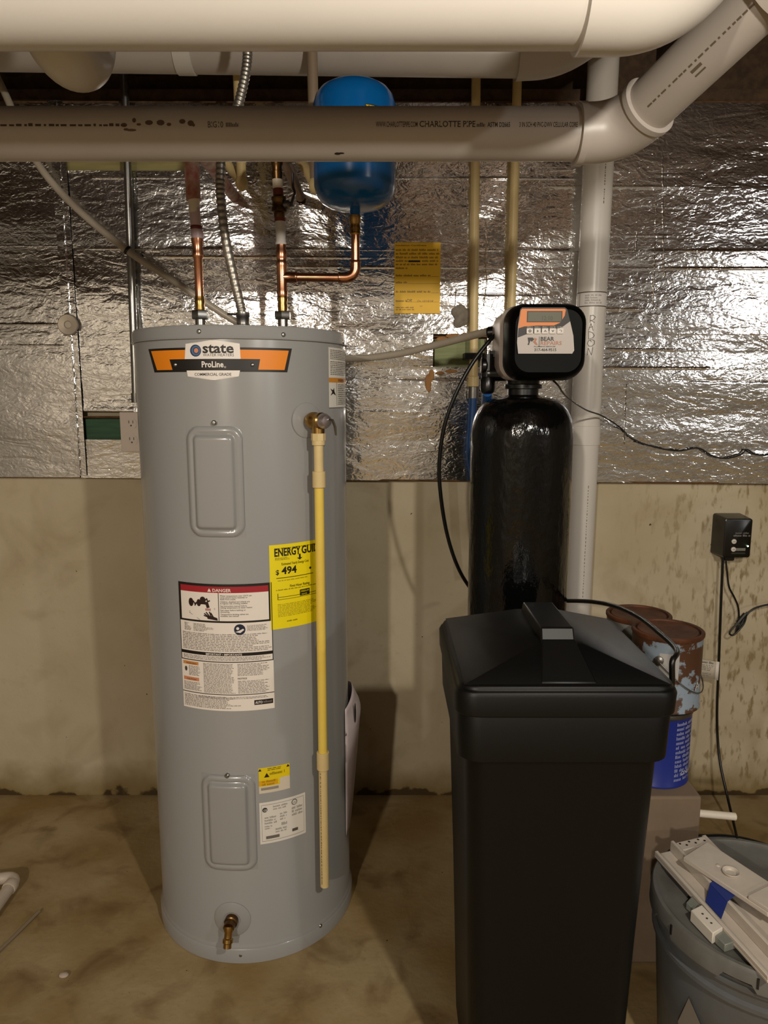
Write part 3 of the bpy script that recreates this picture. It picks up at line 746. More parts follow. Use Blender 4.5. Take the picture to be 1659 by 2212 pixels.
# manual pouch on the right-hand side ----------------------------------------
ang = radians(100); _, zpt = on_cyl(745, 1493, HX, HY, HR); zpt = P(750, 1490, 1.88)[2]; zpb = P(742, 1778, 1.88)[2]
vs = []; fs = []; nu, nv = 20, 26
def pouch(dth, thick, m, nm, lab, zsc=1.0):
    vs = []; fs = []
    for i in range(nu+1):
        for j in range(nv+1):
            s_ = -1+2*i/nu; tt_ = j/nv
            bulge = thick*(1-abs(s_)**2.2)*(min(1, tt_*1.15)**.8)*(1.0 if tt_ < .86 else 1-(tt_-.86)/.14*.75)
            th = ang+s_*dth; R_ = HR+.0006+bulge
            vs.append((HX+R_*sin(th), HY-R_*cos(th), zpb+(zpt-zpb)*tt_*zsc-.03*abs(s_)*(tt_ > .8)))
    for i in range(nu):
        for j in range(nv): a = i*(nv+1)+j; fs.append((a, a+nv+1, a+nv+2, a+1))
    return link(nm, MB().add(vs, fs, m), heat, label=lab, solid=.0008)
pouch(.42, .033, mat('pouch_paper', 'cdbfc0', .5, var=.12, vscale=12, bump=.2, bscale=18), 'manual_pouch', 'white paper manual in a bulging clear pouch')
mb = MB(); o_ = Vector(rad_pt(ang-.30, HR+.020, zpt-.052))
mb.sphere((o_.x, o_.y, o_.z), .010, flat('0b0a0a'), 10, (.25, .8, 2.8)); link('dark_print', mb, heat)

# ------------------------------------------------------------------ pipework above the heater
def hexnut(c, r, h, m, n=6):
    return MB().lathe([(r*.93, 0), (r, .002), (r, h-.002), (r*.93, h)], c, (0, 0, 1), m, n)
def riser(px, pyb=697, Y=1.86): p = P(px, 705, Y); return p[0], Y
YR = 1.85
def pz(px, py): return P(px, py, YR)
# left riser (hot) ----
x, y_, _ = pz(433, 690)
zt_ = HZ-.008
hot = thing('hot_water_riser', (x, y_, zt_), 'copper and cream riser at the left port of the heater', 'pipe')
zz_ = lambda py: P(433, py, YR)[2]
link('nipple', MB().cyl((x, y_, zt_), (x, y_, zz_(688)), .0125, STEEL), hot)
link('hex_nut', hexnut((x, y_, zz_(690)), .021, zz_(671)-zz_(690), STEEL), hot, label='bright steel hex nut')
mb = MB(); mb.lathe([(.0115, zz_(672)), (.0125, zz_(668)), (.0112, zz_(660)), (.0132, zz_(652)), (.0118, zz_(648)), (.0112, zz_(640))], (x, y_, 0), (0, 0, 1), BRASS, 24); link('solder_adapter', mb, hot)
mb = MB(); mb.lathe([(.0104, zz_(642)), (.0104, zz_(560)), (.0124, zz_(557)), (.0136, zz_(550)), (.0124, zz_(545)), (.0124, zz_(530)), (.014, zz_(524)), (.015, zz_(516))], (x, y_, 0), (0, 0, 1), COPPER, 24)
link('copper_tube', mb, hot)
xt = P(421, 400, YR)[0]
mb = MB(); mb.lathe([(.0140, zz_(517)), (.0140, zz_(497))], (x, y_, 0), (0, 0, 1), mat('pinkish_cpvc', 'c7b0b8', .4), 24)
mb.tube([(x-.0005, y_, zz_(498)), (x-.003, y_, zz_(470)), (x-.005, y_, zz_(432))], .0132, mat('pinkish_cpvc', 'c7b0b8', .4), 20); link('transition_sleeve', mb, hot)
mb = MB(); mb.lathe([(.0136, zz_(496)), (.0142, zz_(494)), (.0142, zz_(490)), (.0136, zz_(488))], (x-.0012, y_, 0), (0, 0, 1), mat('rust_band', '6b2a1c', .4), 24); link('band', mb, hot, label='dark red band')
mb = MB(); mb.tube([(x-.004, y_, zz_(460)), (x-.005, y_, zz_(430))], .0134, CPVCW, 20); link('cpvc_sleeve', mb, hot)
PRIM = mat('primer_stained_cpvc', 'c4b2a0', .5, color2='9c2a14', vscale=30)
zu = zz_(300)
mb = MB(); mb.tube([(x-.005, y_, zz_(432)), (x-.006, y_, zz_(425)), (x-.006, y_, zz_(350))], .0175, PRIM, 20); mb.tube([(x-.0065, y_, zz_(352))]+elbow((x-.007, y_, zz_(345)), (x-.007, y_, zu), (x-.007, WY-.05, zu), .03)[1:], .0165, PRIM, 20)
link('upper_fitting', mb, hot, label='upper fitting smeared with red primer')

# flexible conduit ----
fx = [P(px, py, Y_) for px, py, Y_ in ((525, 697, 1.84), (521, 668, 1.84), (505, 600, 1.84), (488, 520, 1.84), (478, 440, 1.84), (476, 380, 1.84), (482, 310, 1.84), (510, 240, 1.84), (524, 190, 1.84), (533, 140, 1.84), (535, 95, 1.84), (534, 40, 1.84))]
pts = spline(fx, 22); rr = [(.0106, .0118, .0118, .0106)[k % 4] for k in range(len(pts))]
flx = thing('flexible_conduit', fx[0], 'ribbed grey flexible metal conduit curving up from the heater top', 'conduit')
link('spiral_jacket', MB().tube(pts, rr, FLEX, 16), flx)
mb = MB(); q = Vector(fx[0]); mb.lathe([(.018, -.012), (.018, -.002), (.0155, 0), (.0155, .016), (.017, .018), (.017, .028)], q-Vector((0, 0, .004)), (0, 0, 1), STEEL, 20)
mb.cyl(q+Vector((-.036, -.006, .020)), q+Vector((.0, -.010, .018)), .0028, STEEL, 8); link('connector', mb, flx)

# right riser (cold) with tee and ball valve ----
x, y_, _ = pz(611, 690)
cold = thing('cold_water_riser', (x, y_, zt_), 'copper riser with brass ball valve and side tee', 'pipe')
zz_ = lambda py: P(611, py, YR)[2]
link('nipple', MB().cyl((x, y_, zt_), (x, y_, zz_(690)), .0125, STEEL), cold)
link('hex_nut', hexnut((x, y_, zz_(690)), .021, zz_(673)-zz_(690), STEEL), cold, label='bright steel hex nut')
mb = MB(); mb.lathe([(.0115, zz_(674)), (.0125, zz_(662)), (.0112, zz_(655)), (.0132, zz_(646)), (.0122, zz_(642)), (.0112, zz_(632))], (x, y_, 0), (0, 0, 1), BRASS, 24); link('solder_adapter', mb, cold)
zT = zz_(599)
mb = MB(); mb.lathe([(.0124, zz_(640)), (.0136, zz_(632)), (.0124, zz_(627)), (.0124, zz_(575)), (.0136, zz_(570)), (.0124, zz_(565)), (.0112, zz_(562)), (.0124, zz_(558)), (.0136, zz_(545)), (.0118, zz_(540)), (.0118, zz_(527))], (x, y_, 0), (0, 0, 1), COPPER, 24)
mb.lathe([(.0115, 0), (.0124, .012), (.0124, .030), (.0136, .032), (.0136, .036), (.0112, .038)], (x, y_, zT), (1, 0, 0), COPPER, 24)
link('copper_tee', mb, cold)
mb = MB(); mb.lathe([(.0124, zz_(529)), (.0136, zz_(526)), (.0120, zz_(522)), (.0120, zz_(478))], (x-.001, y_, 0), (0, 0, 1), mat('greyish_cpvc', 'c9c4bf', .4), 24); link('transition_sleeve', mb, cold)
mb = MB(); mb.lathe([(.0138, zz_(479)), (.0138, zz_(471))], (x-.0015, y_, 0), (0, 0, 1), mat('rust_band', '6b2a1c', .4), 24); link('band', mb, cold, label='dark red band')
bv = MB(); bv.lathe([(.0125, zz_(472)), (.0135, zz_(466)), (.0135, zz_(461)), (.0185, zz_(458)), (.0185, zz_(450)), (.0165, zz_(447)), (.0165, zz_(436)), (.0185, zz_(433)), (.0185, zz_(427)), (.013, zz_(423))], (x-.003, y_, 0), (0, 0, 1), BRASSD, 10)
bvo = link('ball_valve', bv, cold, label='brass ball valve')
zs = zz_(444); mb = MB(); mb.lathe([(.008, .0), (.008, .016), (.0105, .018), (.0105, .026), (.006, .030), (.006, .036)], (x-.003, y_, zs), (.92, -.4, 0), STEELD, 12); link('valve_stem', mb, bvo)
mb = MB(); pth = [P(627, 445, YR-.02), P(630, 438, YR-.022), P(636, 420, YR-.024), P(636, 413, YR-.024), P(633, 402, YR-.024), P(632, 374, YR-.024)]
pv = [Vector(p) for p in pth]
mb.tube([Vector(p) for p in spline(pth, 6)], .0032, mat('maroon_lever', '23090c', .4), 8); link('lever', mb, bvo, label='dark maroon lever handle')
mb = MB(); mb.tube([(x-.004, y_, zz_(425)), (x-.005, y_, zz_(408))], .0125, mat('rust_band', '6b2a1c', .4), 18); mb.tube([(x-.005, y_, zz_(410)), (x-.006, y_, zz_(385))], .0122, CPVCW, 18)
link('upper_sleeve', mb, cold)
mb = MB(); mb.tube([(x-.006, y_, zz_(388)), (x-.006, y_, zz_(372)), (x-.006, y_, zz_(371)), (x-.006, y_, zz_(362)), (x-.006, y_, zz_(355))], [.0125, .0145, .0120, .0120, .0145], BRASSD, 18)
zu = zz_(305); mb.tube(elbow((x-.006, y_, zz_(356)), (x-.006, y_, zu), (x-.006, WY-.05, zu), .03), .0145, BRASSD, 18); link('upper_fitting', mb, cold)

# branch to the expansion tank ----
xe, _, ze0 = pz(768, 598)
br = thing('expansion_branch', (x+.036, y_, zT), 'copper branch pipe turning up to the blue expansion tank', 'pipe')
zE = zT-.001
zcp = P(768, 500, YR)[2]
link('copper_tube', MB().cyl((x+.034, y_, zT), (xe-.028, y_, zE), .0104, COPPER), br)
link('elbow_fitting', MB().tube(elbow((xe-.036, y_, zE), (xe, y_, zE), (xe, y_, zE+.036), .026), .0125, COPPER, 20)
     .lathe([(.0125, 0), (.014, .002), (.0125, .006)], (xe-.042, y_, zE), (1, 0, 0), COPPER, 20).lathe([(.0125, 0), (.014, .003), (.0125, .006)], (xe, y_, zE+.034), (0, 0, 1), COPPER, 20), br)
link('vertical_tube', MB().cyl((xe, y_, zE+.03), (xe, y_, P(768, 505, YR)[2]), .0104, COPPER), br)
z_ = lambda py: P(768, py, YR)[2]
link('brass_adapter', MB().lathe([(.0125, z_(508)), (.0138, z_(505)), (.0118, z_(500)), (.0138, z_(494)), (.0125, z_(490)), (.0118, z_(484)), (.0142, z_(478)), (.0142, z_(466))], (xe, y_, 0), (0, 0, 1), BRASS, 22), br)
# expansion tank ----
EY = YR; zb0 = z_(462)
zb1, ztp = P(771, 440, EY-.06)[2], P(771, 168, EY-.03)[2]
tk = thing('expansion_tank', (xe, EY, zb0), 'blue steel expansion tank mounted above its copper elbow', 'tank')
Rt = .0975
link('threaded_stem', MB().cyl((xe, EY, zb0-.004), (xe, EY, zb1+.004), .0125, BLUE), tk)
zs0, zs1 = zb1+.0, ztp
prof = [(.012, zs0), (.035, zs0+.001), (.062, zs0+.007), (.080, zs0+.017), (.091, zs0+.031), (Rt, zs0+.052), (Rt, zs0+.150), (Rt+.0012, zs0+.152), (Rt+.0012, zs0+.160), (Rt, zs0+.162), (Rt, zs1-.052), (.091, zs1-.031), (.080, zs1-.017), (.062, zs1-.007), (.035, zs1-.001), (.004, zs1)]
link('shell', MB().lathe(prof, (xe, EY, 0), (0, 0, 1), BLUE, 64), tk)
link('cap', MB().lathe([(.012, zs1-.002), (.012, zs1+.006), (.004, zs1+.008)], (xe, EY, 0), (0, 0, 1), mat('blue_cap', '2a5a86', .4), 16), tk)
lb = Lab(cylmap(xe, EY, Rt, .28, zs1-.090), step=.006, lift=.0004)
th1 = .45
lb.rect(0, -.08, .058, .012, '14110d', 1); lb.rect(.002, -.078, .056, .010, 'd8b827', 2)
for k in range(7): lb.poly([(.003+k*.0078, .001), (.006+k*.0078, .001), (.001+.003+k*.0078-.002, .009), (.003+k*.0078-.003, .009)], '14110d', 3)
lb.greek(.004, -.07, .054, -.004, 9, '14110d', 3, .2)
link('caution_sticker', lb.mb, tk, label='yellow and black caution sticker')

# ------------------------------------------------------------------ big waste and vent pipes under the ceiling
def ring(mb, c, ax, r, w_, m): mb.lathe([(r-.004, -w_/2-.001), (r, -w_/2), (r, w_/2), (r-.004, w_/2+.001)], c, ax, m, 48)
# nearest pipe, running across the top
A = 1.05; zA = P(829, 0, A)[2]
p1 = thing('large_waste_pipe', (0, A, zA-.057), 'largest white waste pipe running across the top of the picture', 'pipe')
xr = P(1278, 30, A)[0]
link('pipe', MB().cyl((X0+.02, A, zA), (xr, A, zA), .0572, PVC, 64), p1)
mb = MB(); el = [Vector((xr-.02, A, zA)), Vector((xr+.05, A, zA))]
pe = elbow((xr-.015, A, zA), (xr+.09, A, zA), (xr+.235, A-.005, zA+.18), .06, 12)
mb.tube(pe[:-1]+[Vector(pe[-2])*.6+Vector(pe[-1])*.4], .0640, PVC, 48); link('elbow_fitting', mb, p1)
mb = MB(); d_ = (Vector(pe[-1])-Vector(pe[-2])).normalized(); s0 = Vector(pe[-2])+d_*.05
mb.cyl(s0-d_*.0, s0+d_*.65, .0572, PVC2, 48); link('rising_pipe', mb, p1)
# second pipe with the printed text and elbow
B = 1.40; zB = P(829, 290, B)[2]; rB = .0445
p2 = thing('printed_waste_pipe', (0, B, zB-rB), 'white waste pipe with black printed lettering below the large pipe', 'pipe')
xq = P(1245, 290, B)[0]
pm = MB().cyl((X0+.02, B, zB), (xq+.03, B, zB), rB, PVC2, 64)
def hmapx(phi):   # print along a pipe that runs in x; phi = angle above the horizontal, facing the camera
    def f(u, v, h): a = phi+v/rB; return (u, B-(rB+h)*cos(a), zB+(rB+h)*sin(a))
    return f
lb = Lab(hmapx(-.02), step=.02, lift=.0002)
INK = '2c2620'
xa = lambda px: P(px, 270, B-rB)[0]
phi0 = .52
lb = Lab(hmapx(.0), step=.02, lift=.0002)
vt = (P(829, 276, B-rB*.9)[2]-zB)*1.02
lb.text('WWW.CHARLOTTEPIPE.COM', xa(812), vt, .0125, INK, 1, width=xa(902)-xa(812), bold=.01)
lb.text('CHARLOTTE PIPE', xa(906), vt, .0140, INK, 1, width=xa(1027)-xa(906), bold=.012)
lb.greek(xa(1030), vt-.002, xa(1048), vt+.008, 1, INK, 1, 0, seed=2)
lb.text('ASTM D2665', xa(1053), vt, .011, '3c342a', 1, width=xa(1102)-xa(1053), bold=.02)
lb.text('3 IN SCH 40 PVC-DWV CELLULAR CORE', xa(1122), vt, .0115, INK, 1, width=xa(1248)-xa(1122), bold=.01)
lb.text('BIG10', xa(449), vt-.001, .0145, '2a1c12', 1, width=xa(482)-xa(449)); lb.greek(xa(488), vt-.002, xa(518), vt+.008, 1, '3a2c20', 1, .1, seed=5)
rnd = random.Random(9); q = xa(-30)
while q < xa(262): l_ = rnd.uniform(.003, .012); lb.rect(q, vt+.001, q+l_, vt+.001+rnd.uniform(.003, .005), '4a3828', 1); q += l_+rnd.uniform(.002, .006)
for (px, dy, r_, ry_) in ((268, 0, .008, .005), (290, .008, .005, .006), (300, .001, .006, .003), (322, .004, .010, .006), (347, .004, .010, .007), (365, .001, .006, .004), (394, .006, .008, .006), (412, .003, .008, .007), (418, 0, .004, .004), (283, -.008, .013, .003), (272, -.007, .007, .003)):
    lb.disc(xa(px), vt+.003+dy, r_*.7, '5a4432', 1, 9, ry=ry_*.7)
lb.disc(xa(727), vt-.045, .006, '2a2018', 1, 7, ry=.003); lb.disc(xa(735), vt-.044, .006, '2a2018', 1, 7, ry=.002)
link('pipe', merge(pm, lb.mb), p2)
# elbow and the diagonal pipe coming towards the camera
q0 = Vector((xq, B, zB)); q1 = Vector(P(1345, 285, 1.40)); q2 = Vector(P(1640, 0, 1.16))
pe = elbow(q0-Vector((.0, 0, 0)), q1, q2, .055, 12)
cut = Vector(pe[-2]); dd = (q2-q1).normalized()
mb = MB(); mb.tube([q0]+[Vector(p) for p in pe[1:-1]]+[cut+dd*.012], .0505, PVC2, 48); ring(mb, q0+Vector((.006, 0, 0)), (1, 0, 0), .0525, .012, PVC2); ring(mb, cut+dd*.008, dd, .0525, .010, PVC2)
link('elbow_fitting', mb, p2)
dm = MB().cyl(cut, q2+dd*.12, rB, PVC2, 48)
sidev = Vector((0, -1, 0))-dd*Vector((0, -1, 0)).dot(dd); sidev.normalize(); upv = dd.cross(sidev).normalized()
def dmap(u, v, h):
    a = v/rB; return cut+dd*u+(sidev*cos(a)+upv*sin(a))*(rB+h)
lb = Lab(dmap, step=.02, lift=.0002); q = .035
while q < .3: l_ = rnd.uniform(.003, .010); lb.rect(q, .0, q+l_, .003, '6a5e50', 1); q += l_+rnd.uniform(.002, .006)
lb.rect(.12, .008, .14, .013, '6a5e50', 1); lb.rect(.12, .018, .14, .021, '6a5e50', 1); lb.rect(.12, .008, .123, .021, '6a5e50', 1); lb.rect(.137, .008, .14, .021, '6a5e50', 1)
link('diagonal_pipe', merge(dm, lb.mb), p2)
mb = MB(); mb.cyl(q2+dd*.02, q2+dd*.13, .0535, PVC2, 40); link('upper_hub', mb, p2)
# back pipe by the wall
Cc = 2.08; z0_, z1_ = P(0, 152, Cc)[2]+.057, P(1115, 166, Cc)[2]+.057
p3 = thing('rear_waste_pipe', (0, Cc, z0_-.06), 'shaded waste pipe running behind the others near the rear wall', 'pipe')
xl = X0+.02; xe3 = P(1118, 150, Cc)[0]; sl_ = (z1_-z0_)/(xe3-P(0, 150, Cc)[0])
link('pipe', MB().cyl((xl, Cc, z0_+sl_*(xl-P(0, 150, Cc)[0])), (xe3, Cc, z1_), .0572, PVC2, 48), p3)
pe = elbow((xe3-.005, Cc, z1_), (xe3+.10, Cc, z1_+.005), (xe3+.30, Cc-.1, z1_+.11), .06, 12)
link('elbow_fitting', MB().tube([Vector(p) for p in pe], .0640, PVC2, 40), p3)
xc = P(402, 150, Cc)[0]
mb = MB(); ring(mb, (xc, Cc, z0_+sl_*(xc-P(0, 150, Cc)[0])), (1, 0, sl_), .0605, .045, PVC); link('strap', mb, p3)
# rounded trap hanging at upper left
xg, _, zg = P(156, 188, 1.25); r_ = .0505
tr = [(xg, 1.32, 2.28), (xg, 1.32, 2.02), (xg, 1.315, 1.985), (xg, 1.29, zg+r_+.012), (xg, 1.245, zg+r_), (xg, 1.20, zg+r_+.012), (xg, 1.178, 1.985), (xg, 1.175, 2.02), (xg, 1.175, 2.3)]
link('pipe_trap', MB().tube(spline(tr, 8), r_, PVC, 40), label='round white trap bend hanging behind the large waste pipe at upper left', cat='pipe')

# ------------------------------------------------------------------ radon pipe
RY = 2.31; xrd, xrt = P(1245, 1300, RY)[0], P(1293, 345, RY)[0]
rp = thing('radon_pipe', (xrd, RY, 0), 'tall white vertical vent pipe marked RADON beside the softener', 'pipe')
lean = (xrt-xrd)/(P(829, 345, RY)[2]-P(829, 1300, RY)[2])
def rx(z): return xrd+lean*(z-P(829, 1300, RY)[2])
zj = P(829, 940, RY)[2]
link('lower_pipe', MB().cyl((rx(0), RY, 0), (rx(zj), RY, zj), .0445, PVC, 48), rp)
um = MB().cyl((rx(zj-.01), RY, zj-.01), (rx(2.6), RY, 2.6), .0445, PVC, 48)
def rmap(th0):
    def f(u, v, h):
        th = th0+u/.0445; return (rx(v)+(.0445+h)*sin(th), RY-(.0445+h)*cos(th), v)
    return f
lb = Lab(rmap(-.26), step=.006, lift=.0003)
zr = lambda py: P(829, py, RY-.04)[2]
lb.rect(-.055, zr(661), .06, zr(630), 'd5d0cc', 1); lb.rect(-.055, zr(631.5), .06, zr(629.5), '4a3a32', 2); lb.rect(-.055, zr(662), .06, zr(660), '4a3a32', 2); lb.rect(-.040, zr(662), -.0385, zr(630), '4a3a32', 2)
lb.greek(-.02, zr(657), .035, zr(635), 4, '8c847e', 2, .4, seed=3)
MK = '4b4038'
hw = lambda px: (px-1278.0)*.00148
def L_(pts, w_=.0017): lb.stroke([(hw(a), zr(b)) for a, b in pts], w_, MK, 2)
L_([(1277, 681), (1277, 697)]); L_([(1277, 683), (1282, 681), (1287, 685), (1284, 691), (1278, 693)]); L_([(1278, 692), (1286, 697)])
L_([(1275, 714), (1279, 699), (1284, 714)]); L_([(1276, 708), (1283, 706)])
L_([(1275, 716), (1276, 732)]); L_([(1275, 716), (1283, 719), (1287, 725), (1284, 730), (1276, 733)])
L_([(1281, 734), (1276, 736), (1274, 742), (1277, 748), (1283, 748), (1288, 743), (1288, 737), (1283, 734), (1279, 735), (1282, 739)])
L_([(1275, 767), (1276, 752), (1283, 767), (1285, 751)])
for (ta, tb_) in ((350, 400), (410, 440)):
    q = zr(tb_)
    while q < zr(ta): l_ = rnd.uniform(.002, .008); lb.rect(.020, q, .0225, q+l_, '5a5048', 1); q += l_+.003
link('upper_pipe', merge(um, lb.mb), rp)
lb2 = Lab(rmap(.15), step=.006, lift=.0003); q = zr(1290)
while q < zr(1050): l_ = rnd.uniform(.002, .009); lb2.rect(0, q, .002, q+l_, '6a6050', 1); q += l_+.005
link('print_line', lb2.mb, rp)
link('coupling', MB().lathe([(.0445, -.03), (.0475, -.029), (.0475, .029), (.0445, .03)], (rx(zj), RY, zj), (lean, 0, 1), PVC, 48), rp)

# ------------------------------------------------------------------ thin vertical pipes at the wall
def vpipe(name, pxs, Y, r_, m, lab, pybot, pytop=-60, extra=None, cat='pipe'):
    a = P(pxs[0], pybot, Y); b = P(pxs[1], 345, Y); d_ = (Vector(b)-Vector(a)); d_ = d_/d_.z
    zt_ = min(2.58, P(829, pytop, Y)[2]); q = Vector(a)+d_*(zt_-a[2])
    mb = MB().cyl(a, q, r_, m, 20)
    if extra: extra(mb)
    return mb, a, q
# supply pipe 1 with blue end
a = P(1022, 815, 2.325)
s1 = thing('supply_pipe', (a[0], 2.325, 0.9), 'cream supply pipe left of the softener turning blue behind it', 'pipe')
mb, a, q = vpipe('', (1023, 1027), 2.325, .0135, CPVC, '', 815); link('upper_pipe', mb, s1)
mb = MB().lathe([(.0135, -.030), (.0165, -.028), (.0165, .002), (.0135, .004)], a, (0, 0, 1), CPVC, 20); link('coupling', mb, s1)
mb = MB().cyl((a[0], a[1], a[2]-.065), (a[0], a[1], a[2]-.03), .0172, STEELD, 20); link('crimp_sleeve', mb, s1)
mb = MB().tube(spline([(a[0], a[1], a[2]-.062), (a[0]-.002, a[1], a[2]-.15), (a[0]-.004, a[1]-.01, a[2]-.26), (a[0]+.03, a[1]-.05, a[2]-.42), (a[0]+.08, a[1]-.10, a[2]-.62)], 6), .0125, BLUEP, 16); link('blue_pipe', mb, s1, label='blue flexible pipe end')
mb = MB().box((a[0]-.03, WY-.02, P(829, 770, 2.3)[2]-.008), (a[0]+.03, 2.31-.005, P(829, 764, 2.3)[2]+.003), BLACKM); link('pipe_clip', mb, s1)
s2 = thing('supply_pipe', (P(1108, 700, 2.325)[0], 2.325, 1.0), 'cream supply pipe dropping behind the softener control head', 'pipe')
mb, a2, q = vpipe('', (1104, 1113), 2.325, .0135, CPVC, '', 700); link('upper_pipe', mb, s2)
x2 = P(1049, 860, 2.15)
mb = MB().tube(spline([a2, (a2[0]-.02, 2.30, a2[2]-.06), (x2[0]+.01, 2.2, x2[2]+.05), (x2[0], 2.15, x2[2]), (x2[0], 2.15, x2[2]-.16)], 8), .0125, BLUEP, 16); link('blue_pipe', mb, s2, label='blue flexible pipe end')
# steel conduit to the outlet
t = thing('steel_conduit', (ox+.036, 2.335, oz1), 'thin galvanized steel conduit running down to the outlet', 'conduit')
mb, a, q = vpipe('', (294, 275), 2.335, .0118, STEEL, '', 870); link('tube', mb, t)
mb = MB().lathe([(.014, 0), (.014, .03)], a, (0, 0, 1), STEELD, 16); link('connector', mb, t)
# two capped branches above the heater
for (pv, pd, lab) in (((522, 395), (474, 330), 'cream pipe with an angled branch behind the flexible conduit'), ((681, 400), (640, 325), 'cream pipe with an angled branch left of the blue tank')):
    Yb = 2.16 if pv[0] < 600 else 2.0
    b = P(pv[0], pv[1], Yb); d_ = P(pd[0], pd[1], Yb+.08)
    t = thing('branch_pipe', b, lab, 'pipe')
    tp_ = P(pv[0]-14, 120, Yb); tp_ = (tp_[0], Yb, 2.55)
    link('vertical_pipe', MB().cyl(b, (P(pv[0]-9, 170, Yb)[0], Yb, 2.55), .0135, CPVC if pv[0] < 600 else mat('brownish_cpvc', '94806a', .5), 18), t)
    link('angled_pipe', MB().cyl(b, d_, .0135, CPVC, 18), t); link('elbow_fitting', MB().sphere(b, .0175, CPVC, 10, (1, 1, 1.3)), t)

# ------------------------------------------------------------------ vinyl drain tube across the wall
dl = [P(px, py, Y_) for px, py, Y_ in ((-60, 60, 2.30), (10, 200, 2.30), (70, 335, 2.30), (150, 435, 2.30), (275, 541, 2.30), (380, 610, 2.30), (505, 692, 2.30), (620, 755, 2.29), (750, 774, 2.27), (850, 766, 2.22), (930, 748, 2.15), (1000, 730, 2.05), (1062, 714, 1.93), (1085, 709, 1.90))]
link('drain_tube', MB().tube(spline(dl, 8), .0105, CLEAR, 14), label='milky vinyl drain tube slanting down across the foil behind the heater', cat='tube')
q = Vector(P(276, 541, 2.30)); mb = MB(); mb.lathe([(.0135, -.004), (.0145, 0), (.0135, .004)], q, (.78, 0, -.62), BLACKR, 16); mb.cyl(q+Vector((-.02, .002, .004)), q+Vector((.0, .016, 0)), .003, BLACKR, 8)
link('cable_tie', mb, label='black cable tie holding the vinyl tube to the steel conduit', cat='cable tie')

# ================================================================== softener
SX, SY = 0.345, 1.84; SR = .1265
sf = thing('water_softener', (SX, SY, 0), 'tall glossy black softener tank with electronic control head on top', 'water softener')
link('foot', MB().lathe([(SR+.004, 0), (SR+.006, .004), (SR+.006, .10), (SR+.001, .11)], (SX, SY, 0), (0, 0, 1), BLACKM, 48), sf)
pr_ = [(SR, .10), (SR, 1.275)]+[(.043+(SR-.043)*cos(a)**.75, 1.280+.113*sin(a)**.8) for a in [pi/2*k/12 for k in range(1, 12)]]+[(.043, 1.394), (.036, 1.400)]
link('pressure_vessel', MB().lathe(pr_, (SX, SY, 0), (0, 0, 1), BLACKG, 72), sf)
link('neck', MB().lathe([(.038, 1.392), (.038, 1.412), (.046, 1.414), (.046, 1.423), (.040, 1.425), (.040, 1.45)], (SX, SY, 0), (0, 0, 1), BLACKS, 40), sf)
# control head
hx0, hx1, hz0, hz1 = .283, .463, 1.432, 1.606
cxh, czh = (hx0+hx1)/2, (hz0+hz1)/2; hw_, hh_ = (hx1-hx0)/2, (hz1-hz0)/2
def hring(y, kx, kz, rad, dx=0, dz=0): return [(cxh+dx+p[0], y, czh+dz+p[1]) for p in rrect(hw_*kx, hh_*kz, rad, 8)]
rgs = [hring(1.955, .80, .80, .03), hring(1.95, .90, .90, .035), hring(1.90, 1.05, .98, .04, -.004), hring(1.775, 1.07, .99, .04, -.003), hring(1.766, 1.02, .95, .04)]
link('rear_housing', MB().loft(rgs[::-1], SILVER), sf, label='silver-grey rear housing of the control head')
rgs = [hring(1.770, 1.0, .97, .04), hring(1.764, 1.03, 1.0, .042), hring(1.745, 1.03, 1.0, .045), hring(1.715, .98, .95, .042), hring(1.700, .92, .88, .04), hring(1.696, .86, .82, .036), hring(1.6995, .84, .80, .034), hring(1.700, .60, .6, .02)]
hd = link('control_cover', MB().loft(rgs[::-1], BLACKC), sf)
# face panel
fy = 1.6945; pl_, _, pt_ = P(1120, 663, fy); pr2, _, pb_ = P(1240, 764, fy); PW, PH = pr2-pl_, pt_-pb_
fl = Lab(wallmap(pl_, fy, pb_), step=.05, lift=.00035)
X_ = lambda px: PW*(px-1120)/120.0
Y__ = lambda py: PH*(764-py)/101.0
fl.poly([(X_(1122), 0), (X_(1236), 0), (X_(1240), Y__(757)), (X_(1237), Y__(725)), (X_(1228), Y__(690)), (X_(1222), Y__(668)), (X_(1217), Y__(664)), (X_(1128), Y__(664)), (X_(1124), Y__(668)), (X_(1120), Y__(705)), (X_(1119), Y__(740))], 'b9b1aa', 1)
fl.poly([(X_(1121), Y__(709)), (X_(1120), Y__(729)), (X_(1138), Y__(722)), (X_(1180), Y__(716)), (X_(1212), Y__(707)), (X_(1229), Y__(694)), (X_(1222), Y__(668)), (X_(1217), Y__(664)), (X_(1128), Y__(664)), (X_(1124), Y__(668))], '15110f', 2)
fl.poly([(X_(1121), Y__(709)), (X_(1133), Y__(705)), (X_(1160), Y__(703)), (X_(1195), Y__(703)), (X_(1208), Y__(697)), (X_(1217), Y__(682)), (X_(1219), Y__(669)), (X_(1216), Y__(667)), (X_(1128), Y__(667)), (X_(1125), Y__(670))], 'df8340', 3)
fl.rect(X_(1138), Y__(696), X_(1212), Y__(672), '1b1b12', 4); fl.rect(X_(1140), Y__(694.5), X_(1210), Y__(674), '5a5845', 5)
fl.text('12:10', X_(1170), Y__(692), .014, '3f3e2e', 6, width=X_(1192)-X_(1170))
fl.rect(X_(1165), Y__(749), X_(1166), Y__(727), '2a2420', 3)
fl.text('BEAR', X_(1168.5), Y__(736), .0125, '1d1917', 3, width=X_(1197)-X_(1168.5), bold=.02)
fl.text('REPAIRS', X_(1168.5), Y__(745), .0118, 'b06f55', 3, width=X_(1213)-X_(1168.5), bold=.008)
fl.text('PLUMBING SERVICES', X_(1155), Y__(749.5), .0030, '2a2420', 3, width=X_(1200)-X_(1155), bold=.02)
